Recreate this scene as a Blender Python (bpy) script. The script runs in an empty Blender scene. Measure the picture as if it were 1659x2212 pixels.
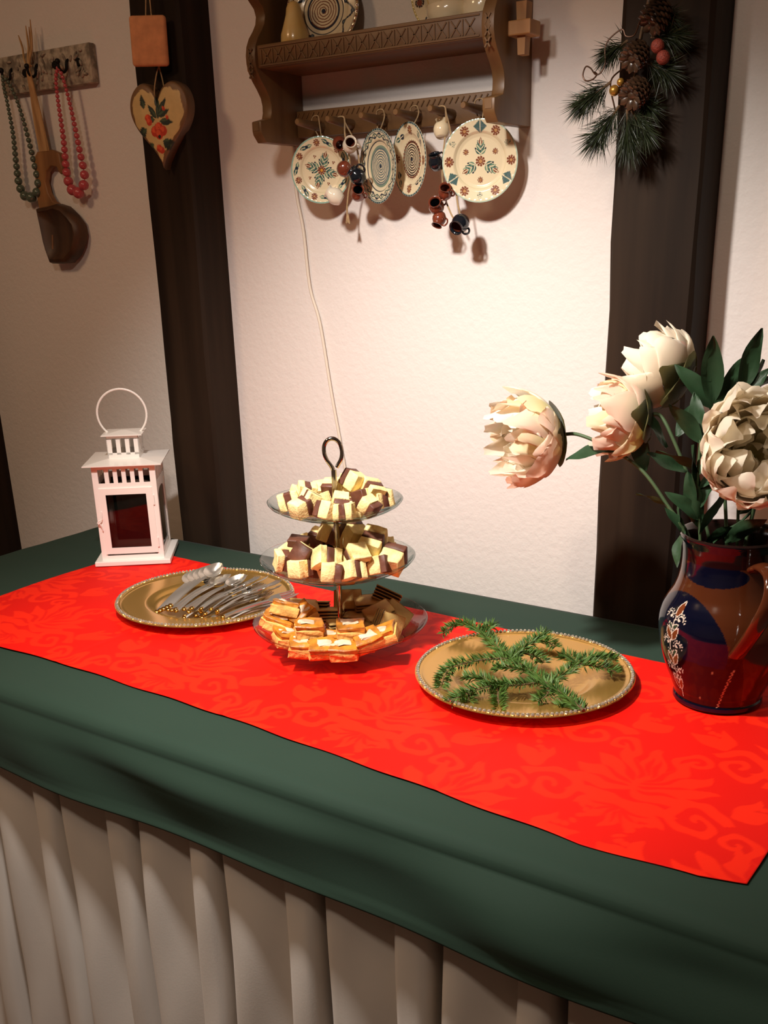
import bpy, bmesh, math, random
import numpy as np
from mathutils import Matrix, Vector, Euler, noise

# ------------------------------------------------------------------ camera, world, lights, exposure
SC = bpy.context.scene
COL = SC.collection
T = 0.78                       # height of the table top; x runs along the wall, y=0 is the plaster

def make_camera():
    W, H = 1659.0, 2212.0
    f, cx, cy = 2210.44, 858.87, 1376.53          # the photo is a crop: its principal point is off centre
    y, t, r = math.radians(33.976), math.radians(21.252), math.radians(-1.321)
    fw = Vector((-math.sin(y) * math.cos(t), math.cos(y) * math.cos(t), -math.sin(t)))
    rt = Vector((math.cos(y), math.sin(y), 0)); up = rt.cross(fw)
    R = rt * math.cos(r) + up * math.sin(r); U = up * math.cos(r) - rt * math.sin(r)
    cam = bpy.data.cameras.new('camera'); o = bpy.data.objects.new('camera', cam); COL.objects.link(o)
    m = Matrix((R, U, -fw)).transposed().to_4x4(); m.translation = Vector((0, -1.6957, T + 0.6318))
    o.matrix_world = m
    cam.sensor_fit = 'VERTICAL'; cam.sensor_height = 36.0; cam.sensor_width = 27.0
    cam.lens = f * 36.0 / H
    cam.shift_x = (W / 2 - cx) / H; cam.shift_y = (cy - H / 2) / H
    cam.clip_start = 0.02
    SC.camera = o
make_camera()

SC.view_settings.view_transform = 'Standard'
SC.view_settings.look = 'None'
SC.view_settings.gamma = 1.0
SC.view_settings.use_curve_mapping = False
SC.view_settings.exposure = 0.0
SC.cycles.transparent_max_bounces = 24
SC.cycles.max_bounces = 6
SC.cycles.diffuse_bounces = 3
SC.cycles.glossy_bounces = 3

world = bpy.data.worlds.new('world'); SC.world = world; world.use_nodes = True
world.node_tree.nodes['Background'].inputs[0].default_value = (1.0, 0.82, 0.62, 1)
world.node_tree.nodes['Background'].inputs[1].default_value = 0.03

def lamp(name, kind, loc, target, energy, color, **kw):
    l = bpy.data.lights.new(name, kind); o = bpy.data.objects.new(name, l); COL.objects.link(o)
    o.location = loc
    o.rotation_euler = (Vector(target) - Vector(loc)).to_track_quat('-Z', 'Y').to_euler()
    l.energy = energy; l.color = color
    for k, v in kw.items(): setattr(l, k, v)
    return o
# ceiling spot that lights the buffet; an added warm fill at the left; a ceiling lamp over the camera
lamp('ceiling_spot', 'SPOT', (-0.88, -1.06, T + 1.20), (-0.88, -0.28, T + 0.0), 112.0, (1.0, 0.945, 0.885),
     spot_size=math.radians(92), spot_blend=1.0, shadow_soft_size=0.045)
lamp('room_fill_light', 'AREA', (-1.9, -1.6, 2.42), (-1.9, -1.4, 0.0), 9.0, (1.0, 0.64, 0.36), size=0.3)  # unseen warm fill, added to brighten the left wall
lamp('ceiling_light_over_camera', 'AREA', (-0.6, -1.85, 2.42), (-0.6, -1.3, 0.0), 9.5, (1.0, 0.82, 0.64), size=0.14)

# ------------------------------------------------------------------ helpers
def V(x, y, z): return (x, y, z + T)

def lin(c):
    c = [v / 255.0 for v in c]
    return tuple((v / 12.92 if v <= 0.04045 else ((v + 0.055) / 1.055) ** 2.4) for v in c)

class Mesh:
    def __init__(s): s.v = []; s.f = []; s.c = []
    def add(s, v, f, m=None, col=None):
        b = len(s.v)
        if m is not None: v = [m @ Vector(p) for p in v]
        s.v += [tuple(p) for p in v]; s.f += [tuple(i + b for i in q) for q in f]
        if col is not None: s.c += [tuple(col)] * len(v) if not hasattr(col[0], '__len__') else [tuple(x) for x in col]
        return s
    def data(s, name, smooth=None):
        me = bpy.data.meshes.new(name); me.from_pydata(s.v, [], s.f); 
        if s.c and len(s.c) == len(s.v): set_cols(me, s.c)
        finish(me, smooth)
        return me
    def build(s, name, mat, parent=None, smooth=None, loc=None, rot=None):
        return link(name, s.data(name, smooth), mat, parent, loc, rot)

def set_cols(me, cols):
    a = me.color_attributes.new('paint', 'FLOAT_COLOR', 'POINT')
    c = np.asarray(cols, dtype=np.float32)
    if c.shape[1] == 3: c = np.concatenate([c, np.ones((len(c), 1), np.float32)], 1)
    a.data.foreach_set('color', c.ravel())

def finish(me, smooth):
    me.validate(); me.update()
    if smooth is not None:
        me.polygons.foreach_set('use_smooth', [True] * len(me.polygons))
        if smooth < 179: me.set_sharp_from_angle(angle=math.radians(smooth))

def link(name, me, mat=None, parent=None, loc=None, rot=None, scale=None):
    o = bpy.data.objects.new(name, me); COL.objects.link(o)
    if mat is not None and me is not None and len(me.materials) == 0: me.materials.append(mat)
    if parent is not None: o.parent = parent
    if loc is not None: o.location = loc
    if rot is not None: o.rotation_euler = rot
    if scale is not None: o.scale = scale if hasattr(scale, '__len__') else (scale,) * 3
    return o

def tag(o, label=None, cat=None, group=None, kind=None):
    if label: o['label'] = label
    if cat: o['category'] = cat
    if group: o['group'] = group
    if kind: o['kind'] = kind
    return o

def thing(name, label, cat, loc=(0, 0, 0), rot=None, group=None):
    o = bpy.data.objects.new(name, None); COL.objects.link(o); o.location = loc
    o.empty_display_size = 0.03
    if rot is not None: o.rotation_euler = rot if hasattr(rot, '__len__') else (0, 0, rot)
    return tag(o, label, cat, group)

def box(cx, cy, cz, sx, sy, sz):
    x, y, z = sx / 2, sy / 2, sz / 2
    v = [(cx + a * x, cy + b * y, cz + c * z) for c in (-1, 1) for b in (-1, 1) for a in (-1, 1)]
    return v, [(0, 2, 3, 1), (4, 5, 7, 6), (0, 1, 5, 4), (2, 6, 7, 3), (0, 4, 6, 2), (1, 3, 7, 5)]

def rbox(sx, sy, sz, bev=0.002, seg=2, cut=0):
    bm = bmesh.new(); bmesh.ops.create_cube(bm, size=1.0)
    bmesh.ops.scale(bm, vec=(sx, sy, sz), verts=bm.verts)
    bmesh.ops.bevel(bm, geom=list(bm.edges), offset=bev, segments=seg, affect='EDGES', profile=0.5)
    if cut: bmesh.ops.subdivide_edges(bm, edges=list(bm.edges), cuts=cut, use_grid_fill=True)
    bm.verts.ensure_lookup_table()
    v = [tuple(p.co) for p in bm.verts]; f = [tuple(q.index for q in g.verts) for g in bm.faces]
    bm.free(); return v, f

def prism(pts, th, bev=0.0, seg=2):
    """polygon in the XZ plane, front at y=-th, back at y=0, optionally bevelled"""
    bm = bmesh.new()
    vs = [bm.verts.new((x, 0, z)) for x, z in pts]; fc = bm.faces.new(vs)
    r = bmesh.ops.extrude_face_region(bm, geom=[fc])
    bmesh.ops.translate(bm, vec=(0, -th, 0), verts=[g for g in r['geom'] if isinstance(g, bmesh.types.BMVert)])
    bmesh.ops.recalc_face_normals(bm, faces=bm.faces)
    if bev:
        es = [e for e in bm.edges if len(e.link_faces) == 2 and e.calc_face_angle(0) > 0.9]
        bmesh.ops.bevel(bm, geom=es, offset=bev, segments=seg, affect='EDGES', profile=0.5)
    bmesh.ops.triangulate(bm, faces=[f for f in bm.faces if len(f.verts) > 4])
    bm.verts.index_update()
    v = [tuple(p.co) for p in bm.verts]; f = [tuple(q.index for q in g.verts) for g in bm.faces]
    bm.free(); return v, f

def spline(pts, n=8):
    """Catmull-Rom through the points"""
    p = [Vector(q) for q in pts]; p = [p[0] * 2 - p[1]] + p + [p[-1] * 2 - p[-2]]
    out = []
    for i in range(1, len(p) - 2):
        a, b, c, d = p[i - 1:i + 3]
        for k in range(n):
            t = k / n
            out.append(0.5 * ((2 * b) + (c - a) * t + (2 * a - 5 * b + 4 * c - d) * t * t + (3 * b - a - 3 * c + d) * t ** 3))
    out.append(p[-2].copy()); return out

def tube(pts, rad, n=8, cap=True):
    pts = [Vector(p) for p in pts]; m = len(pts)
    if not hasattr(rad, '__len__'): rad = [rad] * m
    t = (pts[1] - pts[0]).normalized()
    nrm = t.orthogonal().normalized(); v = []; f = []
    for i, p in enumerate(pts):
        d = (pts[min(i + 1, m - 1)] - pts[max(i - 1, 0)])
        if d.length > 1e-9:
            d.normalize(); nrm = (nrm - d * nrm.dot(d)); nrm = nrm.normalized() if nrm.length > 1e-6 else d.orthogonal().normalized(); t = d
        bi = t.cross(nrm)
        for k in range(n):
            a = 2 * math.pi * k / n
            v.append(p + (nrm * math.cos(a) + bi * math.sin(a)) * rad[i])
    for i in range(m - 1):
        for k in range(n):
            f.append((i * n + k, i * n + (k + 1) % n, (i + 1) * n + (k + 1) % n, (i + 1) * n + k))
    if cap: f.append(tuple(reversed(range(n)))); f.append(tuple((m - 1) * n + k for k in range(n)))
    return [tuple(p) for p in v], f

def lathe(prof, n=48):
    v = []; f = []; rows = []
    for r, z in prof:
        if r < 1e-6: rows.append([len(v)]); v.append((0, 0, z))
        else:
            rows.append(list(range(len(v), len(v) + n)))
            v += [(r * math.cos(2 * math.pi * k / n), r * math.sin(2 * math.pi * k / n), z) for k in range(n)]
    for a, b in zip(rows[:-1], rows[1:]):
        for k in range(n):
            q = (a[k % len(a)], a[(k + 1) % len(a)], b[(k + 1) % len(b)], b[k % len(b)])
            q = tuple(dict.fromkeys(q))
            if len(q) > 2: f.append(q)
    return v, f

def gridmesh(P, close_u=False):
    """P: array (nv, nu, 3)"""
    nv, nu = P.shape[:2]; i = np.arange(nv * nu).reshape(nv, nu)
    if close_u: j = np.roll(i, -1, 1); a, b, c, d = i[:-1], j[:-1], j[1:], i[1:]
    else: a, b, c, d = i[:-1, :-1], i[:-1, 1:], i[1:, 1:], i[1:, :-1]
    f = np.stack([a, b, c, d], -1).reshape(-1, 4)
    return P.reshape(-1, 3), f

def npmesh(name, v, f, cols=None, smooth=180):
    me = bpy.data.meshes.new(name); f = np.asarray(f)
    me.vertices.add(len(v)); me.vertices.foreach_set('co', np.asarray(v, np.float32).ravel())
    me.loops.add(f.size); me.loops.foreach_set('vertex_index', f.astype(np.int32).ravel())
    k = f.shape[1]; me.polygons.add(len(f)); me.polygons.foreach_set('loop_start', np.arange(0, f.size, k, dtype=np.int32))
    if cols is not None: set_cols(me, cols)
    finish(me, smooth); return me

def aim(direction, up=(0, 0, 1)):
    """rotation that sends +Z to direction"""
    return Vector(direction).normalized().to_track_quat('Z', 'Y').to_matrix().to_4x4()

def place(loc, direction, spin=0.0, scale=1.0):
    return Matrix.Translation(Vector(loc)) @ aim(direction) @ Matrix.Rotation(spin, 4, 'Z') @ Matrix.Scale(scale, 4)

def sphere(r=1.0, n=12, m=8, sq=1.0):
    return lathe([(r * math.sin(math.pi * k / m), -r * sq * math.cos(math.pi * k / m)) for k in range(m + 1)], n)

# ------------------------------------------------------------------ materials
def mat(name, col, rough=0.5, metal=0.0, var=0.0, vscale=8.0, stretch=(1, 1, 1), bump=0.0, bscale=60.0, bdist=0.002,
        spec=0.5, paint=False, sheen=0.0, coat=0.0, col2=None, sss=0.0, trans=0.0, detail=3.0):
    m = bpy.data.materials.new(name); m.use_nodes = True
    nt = m.node_tree; N = nt.nodes; L = nt.links; b = N['Principled BSDF']
    b.inputs['Roughness'].default_value = rough; b.inputs['Metallic'].default_value = metal
    b.inputs['Specular IOR Level'].default_value = spec
    b.inputs['Sheen Weight'].default_value = sheen; b.inputs['Coat Weight'].default_value = coat
    b.inputs['Coat Roughness'].default_value = 0.06
    if sss: b.inputs['Subsurface Weight'].default_value = sss; b.inputs['Subsurface Radius'].default_value = (0.01, 0.006, 0.003)
    if trans: b.inputs['Transmission Weight'].default_value = trans
    c = lin(col) + (1,) if max(col) > 1 else tuple(col) + (1,)
    b.inputs['Base Color'].default_value = c
    tc = N.new('ShaderNodeTexCoord'); mp = N.new('ShaderNodeMapping'); mp.inputs['Scale'].default_value = stretch
    L.new(tc.outputs['Object'], mp.inputs['Vector'])
    src = None
    if paint:
        at = N.new('ShaderNodeAttribute'); at.attribute_name = 'paint'; src = at.outputs['Color']
    if var or col2 is not None:
        nz = N.new('ShaderNodeTexNoise'); nz.inputs['Scale'].default_value = vscale; nz.inputs['Detail'].default_value = detail
        L.new(mp.outputs[0], nz.inputs['Vector'])
        if col2 is not None:
            rp = N.new('ShaderNodeValToRGB'); rp.color_ramp.elements[0].position = 0.38; rp.color_ramp.elements[1].position = 0.62
            rp.color_ramp.elements[0].color = c; rp.color_ramp.elements[1].color = lin(col2) + (1,)
            L.new(nz.outputs['Fac'], rp.inputs['Fac']); src = rp.outputs['Color']
        else:
            hs = N.new('ShaderNodeHueSaturation'); mr = N.new('ShaderNodeMapRange')
            mr.inputs['From Min'].default_value = 0.3; mr.inputs['From Max'].default_value = 0.7
            mr.inputs['To Min'].default_value = 1 - var; mr.inputs['To Max'].default_value = 1 + var
            L.new(nz.outputs['Fac'], mr.inputs['Value']); L.new(mr.outputs[0], hs.inputs['Value'])
            if src is None: hs.inputs['Color'].default_value = c
            else: L.new(src, hs.inputs['Color'])
            src = hs.outputs['Color']
    if src is not None: L.new(src, b.inputs['Base Color'])
    if bump:
        n2 = N.new('ShaderNodeTexNoise'); n2.inputs['Scale'].default_value = bscale; n2.inputs['Detail'].default_value = 2
        L.new(mp.outputs[0], n2.inputs['Vector'])
        bp = N.new('ShaderNodeBump'); bp.inputs['Strength'].default_value = bump; bp.inputs['Distance'].default_value = bdist
        L.new(n2.outputs['Fac'], bp.inputs['Height']); L.new(bp.outputs[0], b.inputs['Normal'])
    return m

def thin_glass(name, tint=(0.985, 0.995, 0.99), edge=(0.28, 0.40, 0.39)):
    """thin clear glass: transparent body, Schlick reflection, greenish where seen edge-on"""
    m = bpy.data.materials.new(name); m.use_nodes = True; nt = m.node_tree; N = nt.nodes; L = nt.links
    N.remove(N['Principled BSDF']); out = N['Material Output']
    tr = N.new('ShaderNodeBsdfTransparent'); gl = N.new('ShaderNodeBsdfGlossy'); gl.inputs['Roughness'].default_value = 0.03
    lw = N.new('ShaderNodeLayerWeight'); lw.inputs['Blend'].default_value = 0.5
    p3 = N.new('ShaderNodeMath'); p3.operation = 'POWER'; p3.inputs[1].default_value = 3.0; L.new(lw.outputs['Facing'], p3.inputs[0])
    mx = N.new('ShaderNodeMix'); mx.data_type = 'RGBA'
    mx.inputs[6].default_value = tint + (1,); mx.inputs[7].default_value = edge + (1,)
    L.new(p3.outputs[0], mx.inputs[0]); L.new(mx.outputs[2], tr.inputs['Color'])
    p5 = N.new('ShaderNodeMath'); p5.operation = 'POWER'; p5.inputs[1].default_value = 5.0; L.new(lw.outputs['Facing'], p5.inputs[0])
    ma = N.new('ShaderNodeMath'); ma.operation = 'MULTIPLY_ADD'; ma.inputs[1].default_value = 0.85; ma.inputs[2].default_value = 0.04; L.new(p5.outputs[0], ma.inputs[0])
    ms = N.new('ShaderNodeMixShader'); L.new(ma.outputs[0], ms.inputs[0]); L.new(tr.outputs[0], ms.inputs[1]); L.new(gl.outputs[0], ms.inputs[2])
    L.new(ms.outputs[0], out.inputs['Surface']); return m

def wood(name, c1, c2, rough=0.5, axis=2, scale=14.0, bump=0.15):
    st = [1.0, 1.0, 1.0]; st[axis] = 0.06
    return mat(name, c1, rough, col2=c2, vscale=scale, stretch=tuple(st), bump=bump, bscale=scale * 3, bdist=0.001, detail=4)

def plaster(name, col):
    m = mat(name, col, 0.92, spec=0.2); nt = m.node_tree; N = nt.nodes; L = nt.links
    vo = N.new('ShaderNodeTexNoise'); vo.inputs['Scale'].default_value = 70; vo.inputs['Detail'].default_value = 2.5; vo.inputs['Roughness'].default_value = 0.65
    L.new(N['Texture Coordinate'].outputs['Object'], vo.inputs['Vector'])
    b2 = N.new('ShaderNodeBump'); b2.inputs['Strength'].default_value = 0.38; b2.inputs['Distance'].default_value = 0.0035
    L.new(vo.outputs['Fac'], b2.inputs['Height']); L.new(b2.outputs[0], N['Principled BSDF'].inputs['Normal'])
    return m

MT = {}
MT['plaster'] = plaster('white_plaster', (230, 221, 215))
MT['ceiling'] = mat('ceiling_paint', (215, 205, 195), 0.9)
MT['floor'] = wood('floor_boards', (96, 62, 40), (70, 44, 28), 0.45, axis=0)
MT['beam'] = wood('dark_stained_timber', (50, 37, 27), (31, 22, 16), 0.62, axis=2, scale=16, bump=0.3)
MT['beam'].node_tree.nodes['Principled BSDF'].inputs['Specular IOR Level'].default_value = 0.12
MT['pine'] = wood('warm_brown_wood', (116, 82, 47), (92, 63, 35), 0.45, axis=2, scale=18)
MT['pine_h'] = wood('warm_brown_wood_long', (120, 84, 48), (96, 66, 37), 0.45, axis=0, scale=18)
MT['pale_wood'] = wood('pale_wood', (190, 140, 84), (165, 115, 66), 0.45, axis=2, scale=20)
MT['cord'] = mat('hemp_cord', (168, 138, 100), 0.9, var=0.15, vscale=200)
MT['white_metal'] = mat('white_enamel', (250, 243, 236), 0.32, coat=0.2)
MT['chrome'] = mat('polished_steel', (196, 190, 182), 0.12, metal=1.0)
MT['steel'] = mat('cutlery_steel', (206, 200, 190), 0.28, metal=0.85)
MT['brass'] = mat('gilded_steel', (214, 170, 92), 0.2, metal=1.0)
MT['gold'] = mat('gold_lacquer', (205, 160, 84), 0.2, metal=0.75, var=0.04, vscale=5, bump=0.02, bscale=8)
MT['crystal'] = mat('crystal_beads', (236, 226, 205), 0.08, metal=0.75)
MT['glass'] = thin_glass('clear_glass')
MT['pane'] = thin_glass('smoked_glass', (0.42, 0.36, 0.34), (0.3, 0.3, 0.3))
MT['dark_iron'] = mat('black_iron', (26, 24, 22), 0.5, metal=0.6)
MT['white_plastic'] = mat('white_plastic', (228, 214, 196), 0.5)
# ------------------------------------------------------------------ the room
def struct(name, v, f, m, smooth=None):
    me = Mesh().add(v, f).data(name, smooth); return tag(link(name, me, m), kind='structure')
struct('wall_back', *box(-0.9, 0.1, 1.25, 5.6, 0.2, 2.5), MT['plaster'])
struct('wall_left', *box(-3.75, -2.0, 1.25, 0.1, 4.4, 2.5), MT['plaster'])
struct('wall_right', *box(1.95, -2.0, 1.25, 0.1, 4.4, 2.5), MT['plaster'])
struct('wall_front', *box(-0.9, -4.25, 1.25, 5.8, 0.1, 2.5), MT['plaster'])
struct('floor', *box(-0.9, -2.0, -0.05, 5.8, 4.6, 0.1), MT['floor'])
struct('ceiling', *box(-0.9, -2.0, 2.55, 5.8, 4.6, 0.1), MT['ceiling'])

def post(name, x0, x1, depth, seed):
    """timber post with slightly worn, chamfered front edges"""
    rnd = random.Random(seed); M = Mesh(); n = 26; c = 0.006
    ring = [(x0, 0.0), (x0, -depth + c), (x0 + c, -depth), (x1 - c, -depth), (x1, -depth + c), (x1, 0.0)]
    v = []; f = []
    for i in range(n):
        z = 2.5 * i / (n - 1)
        for k, (x, y) in enumerate(ring):
            j = 0.0015 if 0 < k < 5 else 0.0
            v.append((x + rnd.uniform(-j, j), y + rnd.uniform(-j, j), z))
    m = len(ring)
    for i in range(n - 1):
        for k in range(m - 1): f.append((i * m + k, i * m + k + 1, (i + 1) * m + k + 1, (i + 1) * m + k))
    f.append(tuple(range(m - 1, -1, -1))); f.append(tuple((n - 1) * m + k for k in range(m)))
    M.add(v, f); o = M.build(name, MT['beam'], smooth=25); return tag(o, kind='structure')
post('trim_1', -1.6764, -1.5465, 0.085, 1)
post('trim_2', -0.668, -0.531, 0.085, 2)
post('trim_3', -2.53, -2.393, 0.085, 3)

# ------------------------------------------------------------------ table, cloths
TX0, TX1, TY0, TY1 = -1.94, 0.06, -0.845, -0.09      # table top outline
t = thing('buffet_table', 'long buffet table hidden under green and red cloths', 'table', ((TX0 + TX1) / 2, (TY0 + TY1) / 2, 0))
MT['table_wood'] = wood('table_laminate', (150, 120, 90), (130, 100, 72), 0.5, axis=0)
Mesh().add(*rbox(TX1 - TX0 - 0.03, TY1 - TY0 - 0.03, 0.028, 0.003)).build('table_top', MT['table_wood'], t, loc=(0, 0, T - 0.0185))
for sx in (-1, 1):
    for sy in (-1, 1):
        Mesh().add(*rbox(0.035, 0.035, T - 0.034, 0.003)).build('leg', MT['dark_iron'], t, loc=(sx * 0.9, sy * 0.3, (T - 0.034) / 2))

MT['green'] = mat('dark_green_cotton', (40, 60, 49), 0.78, var=0.06, vscale=3, bump=0.12, bscale=420, bdist=0.0006, sheen=0.03, spec=0.2)
def sm(a, b, x): 
    u = np.clip((x - a) / (b - a), 0, 1); return u * u * (3 - 2 * u)
def green_cloth():
    nu, nv = 330, 150
    x = np.linspace(TX0 - 0.11, TX1 + 0.12, nu)
    # path across the table: s=0 back hem ... front hem
    top = TY1 - TY0; drop_f = 0.094; drop_b = 0.05; rad = 0.022
    s = np.concatenate([np.linspace(-drop_b, 0, 12)[:-1], np.linspace(0, top, 84)[:-1], np.linspace(top, top + drop_f + rad, 56)])
    X, S = np.meshgrid(x, s)
    # front: round over the edge then hang, swelling outwards towards the right
    d = np.clip(S - (top - rad), 0, None); arc = rad * math.pi / 2
    a = np.clip(d / arc, 0, 1) * math.pi / 2; hang = np.clip(d - arc, 0, None)
    Y = TY1 - np.minimum(S, top - rad) - rad * np.sin(a)
    Z = -rad * (1 - np.cos(a)) - hang
    q = np.clip(hang / 0.085, 0, 1.2)
    bulge = 0.010 + 0.016 * sm(-1.6, -0.3, X)
    Y -= bulge * np.sin(np.clip(q, 0, 1) * 1.9) + 0.004 * q
    wave = 0.003 * np.sin(X * 9.0 + 0.6) + 0.002 * np.sin(X * 17.0 + 2.0)
    Y -= wave * q
    # slack folds running obliquely across the hanging part
    for x0, w, amp, sk in ((-1.25, .10, .008, .5), (-0.93, .13, .010, .6), (-0.62, .10, -.009, .5), (-0.40, .09, .014, .4), (-0.22, .07, -.007, .3)):
        Y -= amp * np.exp(-((X - x0 - sk * (q - 0.5) * 0.15) / w) ** 2) * np.sin(np.clip(q, 0, 1.1) * 2.6)
    Y -= 0.013 * np.sin(q * 3.4 + 2.2 * np.sin(X * 3.1) + X * 4.0) * sm(0.05, 0.5, q) * (0.6 + 0.4 * np.sin(X * 6.5 + 1.0))
    Z -= (0.002 * np.sin(X * 5.0 + 1.0)) * q
    # back hang
    b = np.clip(-S, 0, None); Y = np.where(S < 0, TY1 + 0.0 * b, Y); Z = np.where(S < 0, -b, Z)
    # top: faint ironing waves, soft swelling just before the front edge
    on = ((S >= 0) & (S <= top - rad))
    und = 0.0003 * np.sin(X * 14 + S * 9) + 0.0003 * np.sin(X * 5.3 - S * 31) + 0.0003 * np.sin(S * 60 + X * 3)
    Z = Z + np.where(on, und, 0) * sm(0.0, 0.02, S)
    # ends: hang down at left and right
    e = np.clip(TX0 - X, 0, None) + np.clip(X - TX1, 0, None)
    Xc = np.clip(X, TX0, TX1)
    Xn = np.where(X < TX0, TX0 - 0.004 * sm(0, .05, e), np.where(X > TX1, TX1 + 0.006 * sm(0, .05, e), X))
    Zn = Z - e
    P = np.stack([Xn, Y, Zn + T + 0.001], -1)
    v, f = gridmesh(P); me = npmesh('green_tablecloth', v, f[:, ::-1])
    o = link('green_tablecloth', me, MT['green'])
    so = o.modifiers.new('thick', 'SOLIDIFY'); so.thickness = 0.0012; so.offset = -1
    return tag(o, 'dark green cotton tablecloth covering the whole buffet table', 'tablecloth')
green_cloth()

MT['skirt'] = mat('off_white_linen', (222, 214, 206), 0.85, var=0.05, vscale=5, bump=0.15, bscale=300, bdist=0.0006, sheen=0.1, spec=0.25)
def skirt():
    gaps = [-1.745, -1.567, -1.39, -1.214, -1.043, -0.879, -0.702, -0.527, -0.366, -0.2, -0.03, 0.055]
    xs = []; ys = []
    yf = TY0 + 0.010
    for g0, g1 in zip(gaps[:-1], gaps[1:]):
        w = g1 - g0
        # start behind in the gap, come to the front, recede, step forward for the narrow box fold, fold back into the next gap
        prof = [(0.005, 0.075), (0.010, 0.050), (0.012, 0.020), (0.022, 0.000), (0.05, -0.010), (0.10, -0.013), (0.20, -0.011), (0.34, -0.002), (0.48, 0.008), (0.58, 0.015),
                (0.625, 0.017), (0.635, 0.004), (0.65, -0.008), (0.69, -0.014), (0.78, -0.015), (0.86, -0.013), (0.91, -0.007), (0.935, 0.004), (0.932, 0.030), (0.930, 0.060), (0.945, 0.080), (0.98, 0.085)]
        for a, d in prof: xs.append(g0 + a * w); ys.append(d)
    tt = np.arange(len(xs)); t2 = np.linspace(0, len(xs) - 1, 1100)
    u = np.interp(t2, tt, xs); d = np.interp(t2, tt, ys)
    k = np.array([1, 2, 3, 2, 1.]); k /= k.sum(); d = np.convolve(np.pad(d, 2, mode='edge'), k, 'valid'); u = np.convolve(np.pad(u, 2, mode='edge'), k, 'valid')
    xs = u
    zz = np.linspace(-0.045, -T + 0.002, 60)
    U, Zg = np.meshgrid(u, zz)
    fl = (-Zg - 0.045) / (T - 0.03)
    D = d[None, :] * (0.85 + 0.75 * fl) + 0.003 * np.sin(U * 23 + Zg * 9) * fl + 0.0015 * np.sin(U * 61 - Zg * 17)
    Uo = U + 0.006 * np.sin(Zg * 7 + U * 11) * fl
    front = np.stack([Uo, yf + D, Zg + T], -1)
    v, f = gridmesh(front)
    # left end panel
    yy = np.linspace(TY1, yf + d[0], 120); Yg, Z2 = np.meshgrid(yy, zz)
    left = np.stack([xs[0] * 0 + TX0 + 0.012 + 0.008 * np.sin(Yg * 55) * (0.5 + (-Z2 / T)), Yg, Z2 + T], -1)
    # bridge from the left end to the first front pleat
    ux = np.linspace(TX0 + 0.012, xs[0], 40); Ug, Z3 = np.meshgrid(ux, zz)
    br = np.stack([Ug, yf + 0.012 * np.sin(Ug * 45) * np.ones_like(Z3), Z3 + T], -1)
    vs = [v]; fs = [f]; n = len(v)
    for G in (left, br):
        a, b = gridmesh(G); vs.append(a); fs.append(b + n); n += len(a)
    me = npmesh('table_skirt', np.concatenate(vs), np.concatenate(fs))
    o = link('table_skirt', me, MT['skirt'])
    return tag(o, 'off white pleated table skirt hanging below the green cloth', 'table skirt')
skirt()

# ---- red damask runner
MT['runner'] = mat('red_damask', (214, 20, 8), 0.62, paint=True, bump=0.1, bscale=500, bdist=0.0004, sheen=0.03, spec=0.15)
def petal_mask(x, y, cx, cy, ang, L, w, soft=0.0014):
    c, s = math.cos(ang), math.sin(ang); u = (x - cx) * c + (y - cy) * s; v = -(x - cx) * s + (y - cy) * c
    t = np.clip(u / L, 0, 1); half = w * np.sin(math.pi * t ** 0.8) ** 0.8
    d = half - np.abs(v); d = np.where((u < 0) | (u > L), -1, d)
    return np.clip(d / soft + 0.5, 0, 1)
def spiral_mask(x, y, cx, cy, r0, turns, a0, sgn, w, soft=0.0014):
    dx, dy = x - cx, y - cy; r = np.hypot(dx, dy); th = (np.arctan2(dy, dx) * sgn - a0)
    out = np.zeros_like(x)
    for k in range(int(turns) + 2):
        tt = (th % (2 * math.pi)) + 2 * math.pi * k
        rr = r0 * (1 - tt / (2 * math.pi * turns)); ok = (tt <= 2 * math.pi * turns) & (rr > 0)
        ww = w * (0.45 + 0.55 * rr / r0)
        out = np.maximum(out, np.where(ok, np.clip((ww - np.abs(r - rr)) / soft + 0.5, 0, 1), 0))
    return out
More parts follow.
